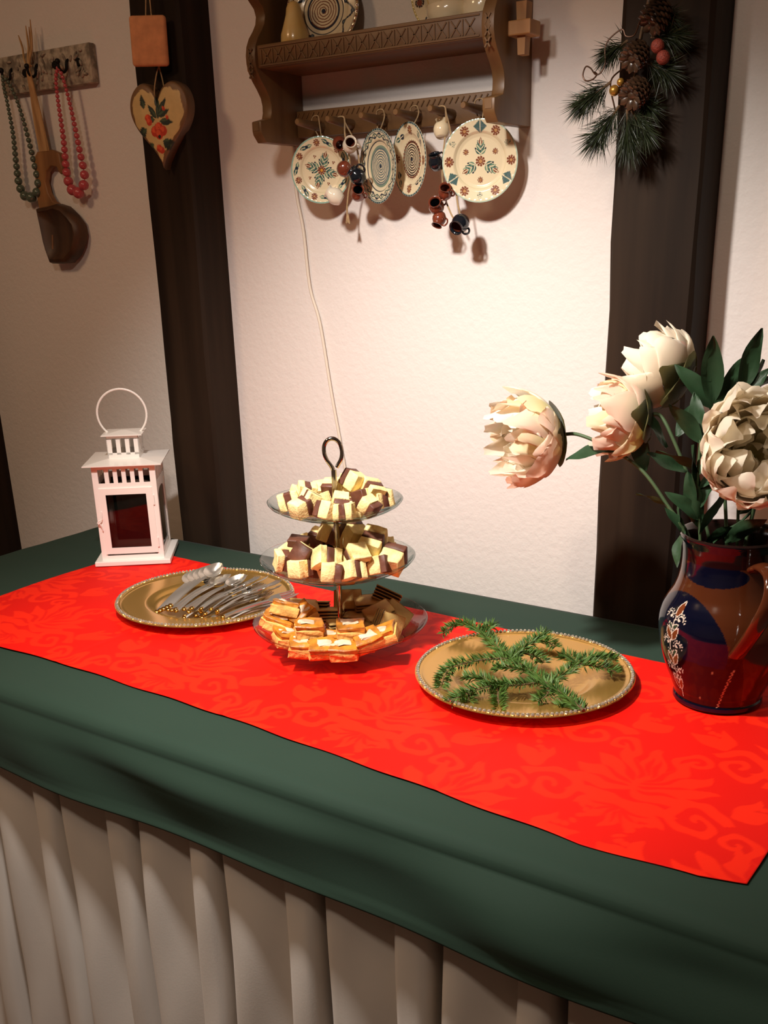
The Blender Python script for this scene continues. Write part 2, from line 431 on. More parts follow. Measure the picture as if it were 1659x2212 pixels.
def damask(x, y):
    x = x / 1.25; y = y / 1.25; tw, thh = 0.30, 0.25
    x = x + 0.004 * np.sin(y * 70) + 0.002 * np.sin(y * 190 + x * 60); y = y + 0.004 * np.sin(x * 63 + 1) + 0.002 * np.sin(x * 170)
    m = np.zeros_like(x)
    for ox, oy in ((0, 0), (tw / 2, thh / 2)):
        X = ((x + ox + tw / 2) % tw) - tw / 2; Y = ((y + oy + thh / 2) % thh) - thh / 2
        A = np.abs(X); mm = np.zeros_like(x)
        for k in range(5):
            mm = np.maximum(mm, petal_mask(A, Y, 0.002, -0.01, math.radians(90 - k * 23), 0.095 - 0.006 * k, 0.0125))
            mm = np.minimum(mm, 1 - 0.9 * petal_mask(A, Y, 0.004, 0.02 - 0.006 * k, math.radians(90 - k * 23), 0.045, 0.0035))
        mm = np.maximum(mm, spiral_mask(A, Y, 0.072, -0.040, 0.034, 1.6, 0.4, 1, 0.0065))
        mm = np.maximum(mm, spiral_mask(A, Y, 0.040, 0.072, 0.020, 1.4, 2.4, -1, 0.0048))
        for k in range(4):
            mm = np.maximum(mm, petal_mask(A, Y, 0.0, -0.03, math.radians(-90 + k * 26), 0.058, 0.0095))
            mm = np.minimum(mm, 1 - 0.9 * petal_mask(A, Y, 0.0, -0.045, math.radians(-90 + k * 26), 0.03, 0.0022))
        for k in range(6):
            a = math.radians(k * 36 - 90); mm = np.maximum(mm, np.clip((0.0042 - np.hypot(A - 0.115 - 0.012 * math.cos(a), Y - 0.04 - 0.02 * math.sin(a))) / 0.0012 + .5, 0, 1))
        mm = np.maximum(mm, petal_mask(A, Y, 0.10, -0.01, math.radians(35), 0.05, 0.011))
        mm = np.maximum(mm, petal_mask(A, Y, 0.10, -0.01, math.radians(80), 0.045, 0.008))
        m = np.maximum(m, mm)
    return m
def runner():
    nu, nv = 680, 240
    u = np.linspace(0, 1, nu); w = np.linspace(0, 1, nv); U, Wv = np.meshgrid(u, w)
    x0 = -1.692 + 0.004 * np.sin(Wv * 9); x1 = -0.203 + 0.003 * np.sin(Wv * 7)
    X = x0 + (x1 - x0) * U
    yb = np.interp(X, [-1.69, -1.46, -1.2, -0.93, -0.75, -0.5, -0.2], [-0.195, -0.203, -0.214, -0.222, -0.230, -0.238, -0.252])
    yf = np.interp(X, [-1.69, -1.46, -1.31, -0.95, -0.63, -0.38, -0.25, -0.2], [-0.735, -0.732, -0.728, -0.738, -0.760, -0.780, -0.772, -0.757])
    Y = yf + (yb - yf) * Wv
    Y = Y + 0.0016 * np.sin(X * 40) * (Wv < 0.01)
    cols_m = damask(X, Y)
    Zs = 0.0038 + 0.0003 * np.sin(X * 9 + Y * 7) + 0.0002 * np.sin(X * 31 - Y * 12) + 0.0001 * cols_m
    for xc in (-1.317, -0.945, -0.573):                       # pressed fold lines
        Zs += 0.0006 * np.exp(-((X - xc - 0.02 * (Y + 0.5)) / 0.006) ** 2)
    ed = np.minimum(np.minimum(U, 1 - U) * 1.49, np.minimum(Wv, 1 - Wv) * 0.53)
    Zs += 0.0003 * np.exp(-ed / 0.004)
    P = np.stack([X, Y, Zs + T], -1)
    a = np.array(lin((230, 16, 3))); b = np.array(lin((251, 36, 7)))
    C = a + (b - a) * cols_m[..., None]
    v, f = gridmesh(P); me = npmesh('table_runner', v, f, C.reshape(-1, 3))
    o = link('table_runner', me, MT['runner'])
    so = o.modifiers.new('thick', 'SOLIDIFY'); so.thickness = 0.0011; so.offset = -1
    return tag(o, 'bright red damask table runner with floral scroll pattern', 'table runner')
runner()
# ------------------------------------------------------------------ chargers
RZ = 0.0055                      # top of the runner above the table top
def charger(name, label, x, y, spin):
    t = thing(name, label, 'charger plate', V(x, y, RZ), spin, 'gold charger plates')
    prof = [(0.0, 0.003), (0.088, 0.003), (0.094, 0.0038), (0.0965, 0.0052), (0.100, 0.0072), (0.108, 0.0112), (0.112, 0.0118), (0.128, 0.0130), (0.148, 0.0148),
            (0.1535, 0.0152), (0.1545, 0.0162), (0.158, 0.0168), (0.1645, 0.0165), (0.1650, 0.0150), (0.160, 0.0125), (0.115, 0.0080), (0.100, 0.0020), (0.092, 0.0), (0.0, 0.0)]
    Mesh().add(*lathe(prof, 128)).build('dish', MT['gold'], t, smooth=60)
    M = Mesh(); n = 150; sv, sf = sphere(0.0030, 6, 4)
    for k in range(n):
        a = 2 * math.pi * k / n; M.add(sv, sf, Matrix.Translation((0.1605 * math.cos(a), 0.1605 * math.sin(a), 0.0178)) @ Matrix.Rotation(k * 1.7, 4, 'Z'))
    tag(M.build('crystal_rim', MT['crystal'], t), kind='stuff')
    return t
charger('charger_plate', 'gold charger plate with crystal rim holding the pile of cutlery', -1.303, -0.3975, 0.3)
charger('charger_plate', 'gold charger plate with crystal rim holding the fir twig', -0.6367, -0.4115, 0.9)

# ------------------------------------------------------------------ cutlery (length along +Y, handle end at the origin)
def spoon_meshes():
    L = 0.125; hw = lambda s: 0.0030 + 0.0012 * math.exp(-(s / 0.02) ** 2)
    v = []; f = []; n = 12; hl = 0.088
    for i in range(n + 1):
        s = hl * i / n; w = hw(s); z = 0.001 + 0.004 * math.sin(math.pi * min(s / hl, 1) * 0.9) ; w *= (1 if s < hl * .8 else 0.8)
        v += [(-w, s, z - .001), (w, s, z - .001), (w * .7, s, z + .001), (-w * .7, s, z + .001)]
    for i in range(n):
        for k in range(4): f.append((i * 4 + k, i * 4 + (k + 1) % 4, i * 4 + 4 + (k + 1) % 4, i * 4 + 4 + k))
    f += [(3, 2, 1, 0), (n * 4, n * 4 + 1, n * 4 + 2, n * 4 + 3)]
    handle = Mesh().add(v, f).data('handle', 40)
    # bowl: egg shaped dish
    nu, nv = 16, 5; v = [(0, hl + 0.021, -0.004)]; f = []
    for j in range(1, nv + 1):
        r = j / nv
        for k in range(nu):
            a = 2 * math.pi * k / nu; ex = 0.0135 * (1 - 0.18 * math.sin(a)); ey = 0.021
            v.append((r * ex * math.cos(a), hl + 0.021 + r * ey * math.sin(a), -0.004 + 0.0075 * r * r))
    for k in range(nu): f.append((0, 1 + k, 1 + (k + 1) % nu))
    for j in range(nv - 1):
        for k in range(nu): f.append((1 + j * nu + k, 1 + j * nu + (k + 1) % nu, 1 + (j + 1) * nu + (k + 1) % nu, 1 + (j + 1) * nu + k))
    m = len(v); v2 = [(a, b, c - 0.0010) for a, b, c in v]; f2 = [tuple(i + m for i in reversed(q)) for q in f]
    e = 1 + (nv - 1) * nu
    f3 = [(e + k, e + (k + 1) % nu, e + (k + 1) % nu + m, e + k + m) for k in range(nu)]
    bowl = Mesh().add(v + v2, f + f2 + f3).data('bowl', 50)
    knob = Mesh().add(*sphere(0.0048, 8, 6, 0.55)).data('handle_knob', 180)
    return handle, bowl, knob
def fork_head():
    M = Mesh(); y0 = 0.084
    M.add(*rbox(0.019, 0.016, 0.0014, 0.0005, 1), Matrix.Translation((0, y0 + 0.010, 0.0035)))
    M.add([(-.003, y0 - .004, .003), (.003, y0 - .004, .003), (.0092, y0 + .006, .0028), (-.0092, y0 + .006, .0028),
           (-.003, y0 - .004, .0044), (.003, y0 - .004, .0044), (.0092, y0 + .006, .0042), (-.0092, y0 + .006, .0042)],
          [(3, 2, 1, 0), (4, 5, 6, 7), (0, 1, 5, 4), (1, 2, 6, 5), (2, 3, 7, 6), (3, 0, 4, 7)])
    for k in range(4):
        x = (k - 1.5) * 0.0056
        p = [(x, y0 + .016, .0035), (x, y0 + .026, .0022), (x, y0 + .036, .0022), (x, y0 + .043, .0036)]
        M.add(*tube(p, [.0013, .0012, .0011, .0006], 5))
    return M.data('tines', 40)
sp_h, sp_b, sp_k = spoon_meshes(); fk = fork_head()
for m_ in (sp_h, sp_b, fk): m_.materials.append(MT['steel'])
sp_k.materials.append(MT['brass'])
rc = random.Random(11)
ORD = ['leftmost', 'second', 'third', 'fourth', 'fifth', 'sixth', 'seventh', 'eighth', 'ninth', 'tenth', 'eleventh', 'twelfth', 'thirteenth', 'fourteenth', 'fifteenth', 'sixteenth', 'rightmost']
NC = {'spoon': 0, 'fork': 0}
def cutlery(kind, x, y, z, heading, pitch, roll):
    k = NC[kind]; NC[kind] += 1; nth = 'rightmost' if kind == 'spoon' and k == 10 else ORD[k] + ('' if 'most' in ORD[k] else ' from left')
    if kind == 'spoon':
        t = thing('teaspoon', 'silver teaspoon, ' + nth + ' of the spoons piled on the gold charger', 'spoon', V(x, y, z), group='teaspoons on the left charger')
    else:
        t = thing('cake_fork', 'silver cake fork, ' + nth + ' of the forks piled on the gold charger', 'fork', V(x, y, z), group='cake forks on the left charger')
    t.rotation_euler = (pitch, roll, heading); t.scale = (1.12, 1.04, 1.12)
    link('handle', sp_h, None, t); link('handle_knob', sp_k, None, t, loc=(0, -0.002, 0.001))
    link('bowl' if kind == 'spoon' else 'tines', sp_b if kind == 'spoon' else fk, None, t)
base = RZ + 0.0055
spots = []
for k in range(11):                                  # spoons: a nested stack at the left, more beside it
    if k < 5: spots.append(('spoon', -1.337 + 0.006 * k, -0.487 + 0.003 * k, base + 0.001 + 0.0032 * k, math.radians(15 - 3 * k), math.radians(16 + 1.0 * k), 0.35))
    else: spots.append(('spoon', -1.312 + 0.0085 * (k - 5), -0.482 + rc.uniform(-.006, .006), base + rc.uniform(0.001, 0.014), math.radians(6 - 5 * (k - 5)), math.radians(rc.uniform(11, 15)), rc.uniform(-.3, .4)))
for k in range(17):
    spots.append(('fork', -1.275 + 0.0056 * k, -0.474 + 0.0012 * k + rc.uniform(-.008, .008), base + (0.002, 0.009, 0.016)[k % 3] * (1 if k < 13 else .6), math.radians(-2 - 1.9 * k + rc.uniform(-5, 5)), math.radians((7, 9, 11)[k % 3]), rc.uniform(-.5, .5)))
for s_ in spots: cutlery(*s_)

# ------------------------------------------------------------------ three tier stand
SX, SY = -0.9491, -0.4521
def tier_profile(R, zr, depth):
    """shallow glass dish: rim radius R at height zr"""
    out = [(0.006, 0), (R * .42, 0), (R * .50, .0015), (R * .70, .009), (R * .86, .017), (R * .96, .024), (R, .030)]
    k = depth / 0.030; o = [(r, zr - depth + z * k) for r, z in out]
    th = 0.0036
    i = [(r - (th * .8 if n == len(o) - 1 else 0), z + th * (0.1 if n == len(o) - 1 else 1)) for n, (r, z) in enumerate(o)]
    return o + [(R + .0004, zr + .0014), (R - .0010, zr + .0026), (R - .0028, zr + .0018)] + i[::-1][1:]
stand = thing('cake_stand', 'three tier glass cake stand with steel rod and loop handle', 'cake stand', V(SX, SY, RZ))
TIERS = [(0.1055, 0.2557 - RZ, 0.026), (0.1233, 0.1645 - RZ, 0.030), (0.1415, 0.058 - RZ, 0.032)]
for R, zr, dp in TIERS:
    g = Mesh().add(*lathe(tier_profile(R, zr, dp), 96)).build('glass_plate', MT['glass'], stand, smooth=50)
    g['label'] = 'clear glass dish'
    Mesh().add(*lathe([(0, zr - dp - .004), (.010, zr - dp - .004), (.012, zr - dp - .002), (.012, zr - dp), (0, zr - dp)], 24)).build('washer', MT['chrome'], stand, smooth=40)
Mesh().add(*tube([(0, 0, 0.004), (0, 0, 0.150), (0, 0, 0.298)], 0.0042, 14)).build('rod', MT['chrome'], stand, smooth=40)
ca, sa = math.cos(math.radians(34)), math.sin(math.radians(34))
lp = [(0.0, 0.294), (-.003, .303), (-.010, .314), (-.0135, .325), (-.0125, .337), (-.006, .345), (.003, .3455), (.0105, .339), (.0135, .327), (.012, .315), (.007, .306), (.0045, .302)]
Mesh().add(*tube(spline([(a * ca, a * sa, z - 0.0005) for a, z in lp], 6), 0.0033, 12)).build('loop_handle', MT['chrome'], stand, smooth=60)
Mesh().add(*lathe([(0, 0), (.034, 0), (.036, .002), (.034, .004), (.012, .006), (.008, .058 - RZ - .036), (0, .058 - RZ - .036)], 40)).build('foot', MT['chrome'], stand, smooth=40)

# ------------------------------------------------------------------ cakes
MT['sponge'] = mat('yellow_sponge', (248, 224, 156), 0.85, var=0.16, vscale=70, bump=0.6, bscale=260, bdist=0.0015, sss=0.05)
MT['crust'] = mat('golden_crust', (222, 160, 78), 0.75, var=0.2, vscale=60, bump=0.5, bscale=200, bdist=0.001)
MT['choc'] = mat('chocolate', (98, 56, 40), 0.55, var=0.2, vscale=50, bump=0.35, bscale=200, bdist=0.001)
MT['apple_base'] = mat('apple_cake_base', (236, 178, 96), 0.8, var=0.25, vscale=80, bump=0.9, bscale=180, bdist=0.002)
MT['jam'] = mat('orange_apple_jelly', (200, 126, 40), 0.42, var=0.45, vscale=70, bump=0.5, bscale=120, bdist=0.002)
MT['sugar'] = mat('powdered_sugar_glaze', (226, 200, 172), 0.8, var=0.15, vscale=90, bump=0.6, bscale=200, bdist=0.001)
MT['wafer'] = mat('wafer_sheet', (196, 160, 96), 0.8, var=0.12, vscale=60, bump=0.5, bscale=400, bdist=0.0008)
MT['cocoa'] = mat('cocoa_cream', (62, 40, 28), 0.7, var=0.2, vscale=60, bump=0.4, bscale=200, bdist=0.001)
def crumb(sx, sy, sz, seed, amt=0.0018, bev=0.0016):
    v, f = rbox(sx, sy, sz, bev, 1, 1); r = random.Random(seed); d = [Vector((r.uniform(-9, 9), r.uniform(-9, 9), r.uniform(-9, 9)))]
    return [tuple(Vector(p) + Vector(noise.noise_vector(Vector(p) * 160 + d[0])) * amt) for p in v], f
def slab(name, m, sx, sy, sz, seed, amt=0.0018):
    me = Mesh().add(*crumb(sx, sy, sz, seed, amt)).data(name, 45); me.materials.append(m); return me
S = 0.035
KIT = {'sp': [slab('sponge_layer', MT['sponge'], S, S * .42, S, k) for k in range(3)],
       'spw': [slab('sponge_layer', MT['sponge'], S, S * .72, S, 10 + k) for k in range(2)],
       'ch': [slab('chocolate_layer', MT['choc'], S * .97, S * .40, S * .97, 20 + k) for k in range(3)],
       'cr': [slab('crust_layer', MT['crust'], S * 1.0, S * 1.0, S * .14, 30 + k, .0008) for k in range(2)]}
rk = random.Random(5)
def where(x, y, R):
    """place on a tier as the photographer sees it"""
    r = ((x - SX) * .829 + (y - SY) * .559) / R; d = ((x - SX) * .559 - (y - SY) * .829) / R
    if math.hypot(r, d) < .34: return 'in the middle'
    a = int(((math.degrees(math.atan2(d, r)) + 22.5) % 360) // 45)
    return ('at the right', 'at the front right', 'at the front', 'at the front left', 'at the left', 'at the back left', 'at the back', 'at the back right')[a]
KINDS = ('yellow cake cube with a chocolate stripe', 'yellow cake cube with a chocolate end', 'plain yellow sponge cake cube')
def cake_cube(kind, loc, rot, label, group, sc):
    top = group.endswith('top tier'); z0 = (TIERS[0] if top else TIERS[1]); hi = loc[2] - T - RZ - (z0[1] - z0[2]) - S * .5 > .021
    label = KINDS[kind] + (' high ' if hi else ' low ') + where(loc[0], loc[1], z0[0]) + ' of ' + ('top' if top else 'middle') + ' tier'
    t = thing('cake_square', label, 'cake', loc, rot, group); t.scale = (sc,) * 3
    ry = (0, 0, 0)
    if kind == 0:      # sponge - chocolate - sponge
        for d, key in ((-.41, 'sp'), (0, 'ch'), (.41, 'sp')): link(KIT[key][0].name.split('.')[0], rk.choice(KIT[key]), None, t, loc=(0, d * S, 0))
    elif kind == 1:    # thick sponge with chocolate on one face
        link('sponge_layer', rk.choice(KIT['spw']), None, t, loc=(0, -.20 * S, 0)); link('chocolate_layer', rk.choice(KIT['ch']), None, t, loc=(0, .35 * S, 0))
    else:              # plain sponge with baked crust underneath
        link('sponge_layer', rk.choice(KIT['spw']), None, t, loc=(0, -.20 * S, 0)); link('sponge_layer', rk.choice(KIT['sp']), None, t, loc=(0, .36 * S, 0))
        link('crust_layer', rk.choice(KIT['cr']), None, t, loc=(0, 0, -.56 * S))
def pile(zr, dp, R, rings, label, group, seed):
    r = random.Random(seed); z0 = zr - dp + 0.003 + RZ
    for n, rad, dz, tilt, ph, sc in rings:
        for k in range(n):
            a = 2 * math.pi * (k + ph) / n + r.uniform(-.12, .12); q = rad + r.uniform(-.004, .004)
            bowl = max(0.0, (q / R - 0.45)) * dp * 1.45
            loc = V(SX + q * math.cos(a), SY + q * math.sin(a), z0 + S * sc * .5 + dz + bowl + r.uniform(0, .003))
            rot = Matrix.Rotation(a, 4, 'Z') @ Matrix.Rotation(-tilt + r.uniform(-.3, .3), 4, 'Y') @ Matrix.Rotation(r.choice((0, 0, math.pi / 2)) + r.uniform(-.25, .25), 4, 'X') @ Matrix.Rotation(r.uniform(0, 6.28), 4, 'Z')
            cake_cube(r.choice((0, 0, 0, 1, 1, 2)), loc, rot.to_euler(), label, group, sc * r.uniform(.92, 1.06))
R, zr, dp = TIERS[0]
pile(zr, dp, R, [(10, .068, .001, .35, 0, .72), (5, .034, 0, .1, .3, .72), (6, .050, .017, .4, .2, .72)], 'small sponge and chocolate cake cube heaped on the top glass tier', 'cake cubes on the top tier', 3)
for a, q, dz, k in ((0.9, .030, .034, 1), (0.55, .058, .020, 0), (1.6, .034, .022, 2)):
    cake_cube(k, V(SX + q * math.cos(a), SY + q * math.sin(a), zr - dp + .003 + RZ + S * .5 + dz), (.4, .3, a + .6), 'small sponge and chocolate cake cube heaped on the top glass tier', 'cake cubes on the top tier', .80)
R, zr, dp = TIERS[1]
pile(zr, dp, R, [(11, .081, .002, .45, 0, .84), (6, .044, 0, .1, .3, .86), (8, .060, .022, .5, .5, .86)], 'sponge and chocolate cake cube heaped on the middle glass tier', 'cake cubes on the middle tier', 8)
for a, q, dz, k in ((1.2, .030, .040, 1), (2.4, .036, .036, 0), (0.3, .060, .036, 0), (0.2, .095, .014, 1)):
    cake_cube(k, V(SX + q * math.cos(a), SY + q * math.sin(a), zr - dp + .003 + RZ + S * .5 + dz), (.5, .2, a), 'sponge and chocolate cake cube heaped on the middle glass tier', 'cake cubes on the middle tier', 1.0)

# bottom tier: apple squares in front, chocolate wafers behind
AP = {'b': [slab('cake_base', MT['apple_base'], .044, .036, .015, 40 + k, .0036) for k in range(3)],
      'j': [slab('apple_filling', MT['jam'], .0425, .0345, .009, 50 + k, .0048) for k in range(3)],
      'g': [slab('sugar_top', MT['sugar'], .024, .017, .0030, 60 + k, .0058) for k in range(3)]}
def apple(x, y, z, rot, sc=1.0):
    t = thing('apple_cake_square', ('upper ' if z > .062 else '') + 'sugar dusted apple cake square ' + where(x, y, .1415) + ' of the bottom tier', 'cake', V(x, y, z), rot, 'apple cake squares on the bottom tier'); t.scale = (sc,) * 3
    link('cake_base', rk.choice(AP['b']), None, t, loc=(0, 0, -.0065)); link('apple_filling', rk.choice(AP['j']), None, t, loc=(0, 0, .0040))
    link('sugar_top', rk.choice(AP['g']), None, t, loc=(rk.uniform(-.006, .006), rk.uniform(-.004, .004), .0082), rot=(0, 0, rk.uniform(-.5, .5)))
WF = {'w': [slab('wafer_sheet', MT['wafer'], .046, .034, .0017, 70 + k, .0007) for k in range(2)],
      'c': [slab('cocoa_layer', MT['cocoa'], .0445, .0325, .0034, 80 + k, .0008) for k in range(2)]}
def wafer(x, y, z, rot, sc=1.0):
    t = thing('wafer_square', ('steeply tilted ' if max(abs(rot[0]), abs(rot[1])) > .6 else '') + 'layered cocoa wafer square ' + where(x, y, .1415) + ' of the bottom tier', 'wafer', V(x, y, z), rot, 'cocoa wafers on the bottom tier'); t.scale = (sc,) * 3
    for k in range(5): link('wafer_sheet', rk.choice(WF['w']), None, t, loc=(0, 0, -.0104 + .0052 * k))
    for k in range(4): link('cocoa_layer', rk.choice(WF['c']), None, t, loc=(0, 0, -.0078 + .0052 * k))
Z3 = 0.058 - 0.032 + 0.004
cw = math.radians(34)                # image right in plan is (cos, sin) of this
def plan(r, d):
    r *= .88; d *= .88
    return SX + r * math.cos(cw) + d * math.sin(cw), SY + r * math.sin(cw) - d * math.cos(cw)   # r right, d towards the camera
for r, d, z, rx, ry, rz in ((-.108, .030, .034, -.15, .30, .3), (-.090, .062, .022, .15, .2, .9), (-.118, .000, .030, 0, .4, .2), (-.098, .012, .056, -.3, .2, .4), (-.070, .018, .044, .2, -.5, 1.0),
                            (-.062, .092, .016, .2, .1, .5), (-.028, .104, .016, .25, 0, .7), (.010, .108, .015, .2, 0, .5), (-.052, .070, .040, .1, .05, .62), (.022, .078, .038, .1, 0, .55),
                            (.050, .094, .026, .3, -.25, .9), (.078, .078, .028, .2, -.4, .3), (-.016, .066, .018, 0, 0, .2), (.040, .060, .012, 0, 0, .4)):
    x, y = plan(r, d); apple(x, y, Z3 + z, (rx, ry, rz + cw * .2))
for r, d, z, rx, ry, rz in ((-.050, -.060, .030, -.3, 0, .5), (-.020, -.030, .026, -.15, 0, .6), (.012, -.062, .040, .9, 0, .6), (-.070, -.030, .036, .3, .2, .9), (.030, -.020, .018, 0, 0, .2),
                            (.050, -.050, .036, .2, 0, .8), (.072, .005, .036, .3, -.3, 1.0), (.088, .030, .030, 1.5, .5, 1.2), (.102, -.020, .026, .7, .7, .5), (.086, -.060, .046, -.5, .4, .4), (.000, -.005, .014, 0, 0, .9), (.060, .025, .016, 0, 0, .1)):
    x, y = plan(r, d); wafer(x, y, Z3 + z, (rx, ry, rz))

# ------------------------------------------------------------------ fir twig on the right charger
MT['fir'] = mat('fir_needles', (82, 114, 50), 0.5, var=0.3, vscale=40, spec=0.4)
MT['bark'] = mat('twig_bark', (104, 78, 52), 0.8, var=0.2, vscale=60)
def fir():
    main = [(-.4999, -.5025, .030), (-.5373, -.48, .034), (-.5776, -.4568, .035), (-.6226, -.4274, .036), (-.6678, -.4013, .038), (-.7118, -.3713, .042), (-.7584, -.3395, .046), (-.7945, -.3336, .046), (-.8112, -.3589, .036)]
    subs = [[(-.5776, -.4568, .035), (-.5719, -.4101, .035), (-.563, -.3700, .042), (-.5472, -.3518, .045), (-.5179, -.3446, .046)],
            [(-.5600, -.3800, .042), (-.5324, -.375, .042), (-.5044, -.3712, .038)], [(-.5583, -.3848, .042), (-.5789, -.3705, .045), (-.5937, -.3692, .044)],
            [(-.6622, -.4121, .038), (-.6623, -.3639, .042), (-.6566, -.2989, .046)], [(-.6603, -.3378, .042), (-.6454, -.3219, .042), (-.6228, -.3301, .040)],
            [(-.6541, -.38, .040), (-.6335, -.3817, .040), (-.6123, -.3927, .038)],
            [(-.6620, -.4090, .040), (-.689, -.4453, .045), (-.7104, -.4777, .044), (-.7171, -.5043, .040), (-.7077, -.5363, .030)],
            [(-.5872, -.4560, .035), (-.6146, -.4848, .035), (-.6396, -.4996, .035), (-.6582, -.5345, .034), (-.6733, -.5696, .030)],
            [(-.6396, -.4996, .036), (-.6648, -.4974, .040), (-.6865, -.504, .038)], [(-.6396, -.4850, .034), (-.6268, -.5122, .026), (-.6044, -.5496, .022)],
            [(-.6620, -.5330, .033), (-.6524, -.5529, .028)], [(-.7584, -.3395, .044), (-.7495, -.3266, .044), (-.749, -.3029, .042)],
            [(-.5700, -.4609, .033), (-.5646, -.4834, .030), (-.5708, -.4985, .026)], [(-.5125, -.4925, .028), (-.5293, -.4869, .024), (-.5394, -.4945, .022)], [(-.6174, -.432, .038), (-.6464, -.4423, .040), (-.6657, -.4472, .038)]]
    t = thing('fir_twig', 'fresh green fir twig lying across the gold charger plate', 'twig', V(-.637, -.41, RZ))
    off = Vector(V(-.637, -.41, RZ)); stem = Mesh(); nd = Mesh(); r = random.Random(4); gi = []
    for bi, br in enumerate([main] + subs):
        p = spline([Vector(V(*q)) - off - Vector((0, 0, .006)) for q in br], 10); n = len(p)
        rad = [(.0028 if bi == 0 else .0016) * (1 - .6 * i / (n - 1)) for i in range(n)]
        stem.add(*tube(p, rad, 6))
        L = sum((b - a).length for a, b in zip(p[:-1], p[1:])); cnt = int(L / 0.00036)
        for k in range(cnt):
            u = (k + r.random()) / cnt * (n - 1); i = min(int(u), n - 2); c = p[i].lerp(p[i + 1], u - i); d = (p[i + 1] - p[i]).normalized()
            side = d.cross(Vector((0, 0, 1))).normalized(); ang = r.choice((-1, 1)) * r.gauss(1.15, .42)      # mostly sideways, some up
            out = side * math.sin(ang) + Vector((0, 0, 1)) * math.cos(ang)
            dr = (out * .9 + d * r.uniform(.35, .75)).normalized(); ln = r.uniform(.014, .0205) * (1 if k < cnt * .93 else .8)
            e = c + dr * ln; w = dr.cross(Vector((r.uniform(-1, 1), r.uniform(-1, 1), r.uniform(-1, 1)))).normalized() * .0012; w2 = dr.cross(w).normalized() * .0004; mid = c + dr * ln * .55
            nd.add([c, mid + w, mid - w, mid + w2, e], [(0, 1, 3), (0, 3, 2), (1, 4, 3), (3, 4, 2), (0, 2, 1), (1, 2, 4)])
    stem.build('stem', MT['bark'], t, smooth=60); tag(nd.build('needles', MT['fir'], t), kind='stuff')
fir()
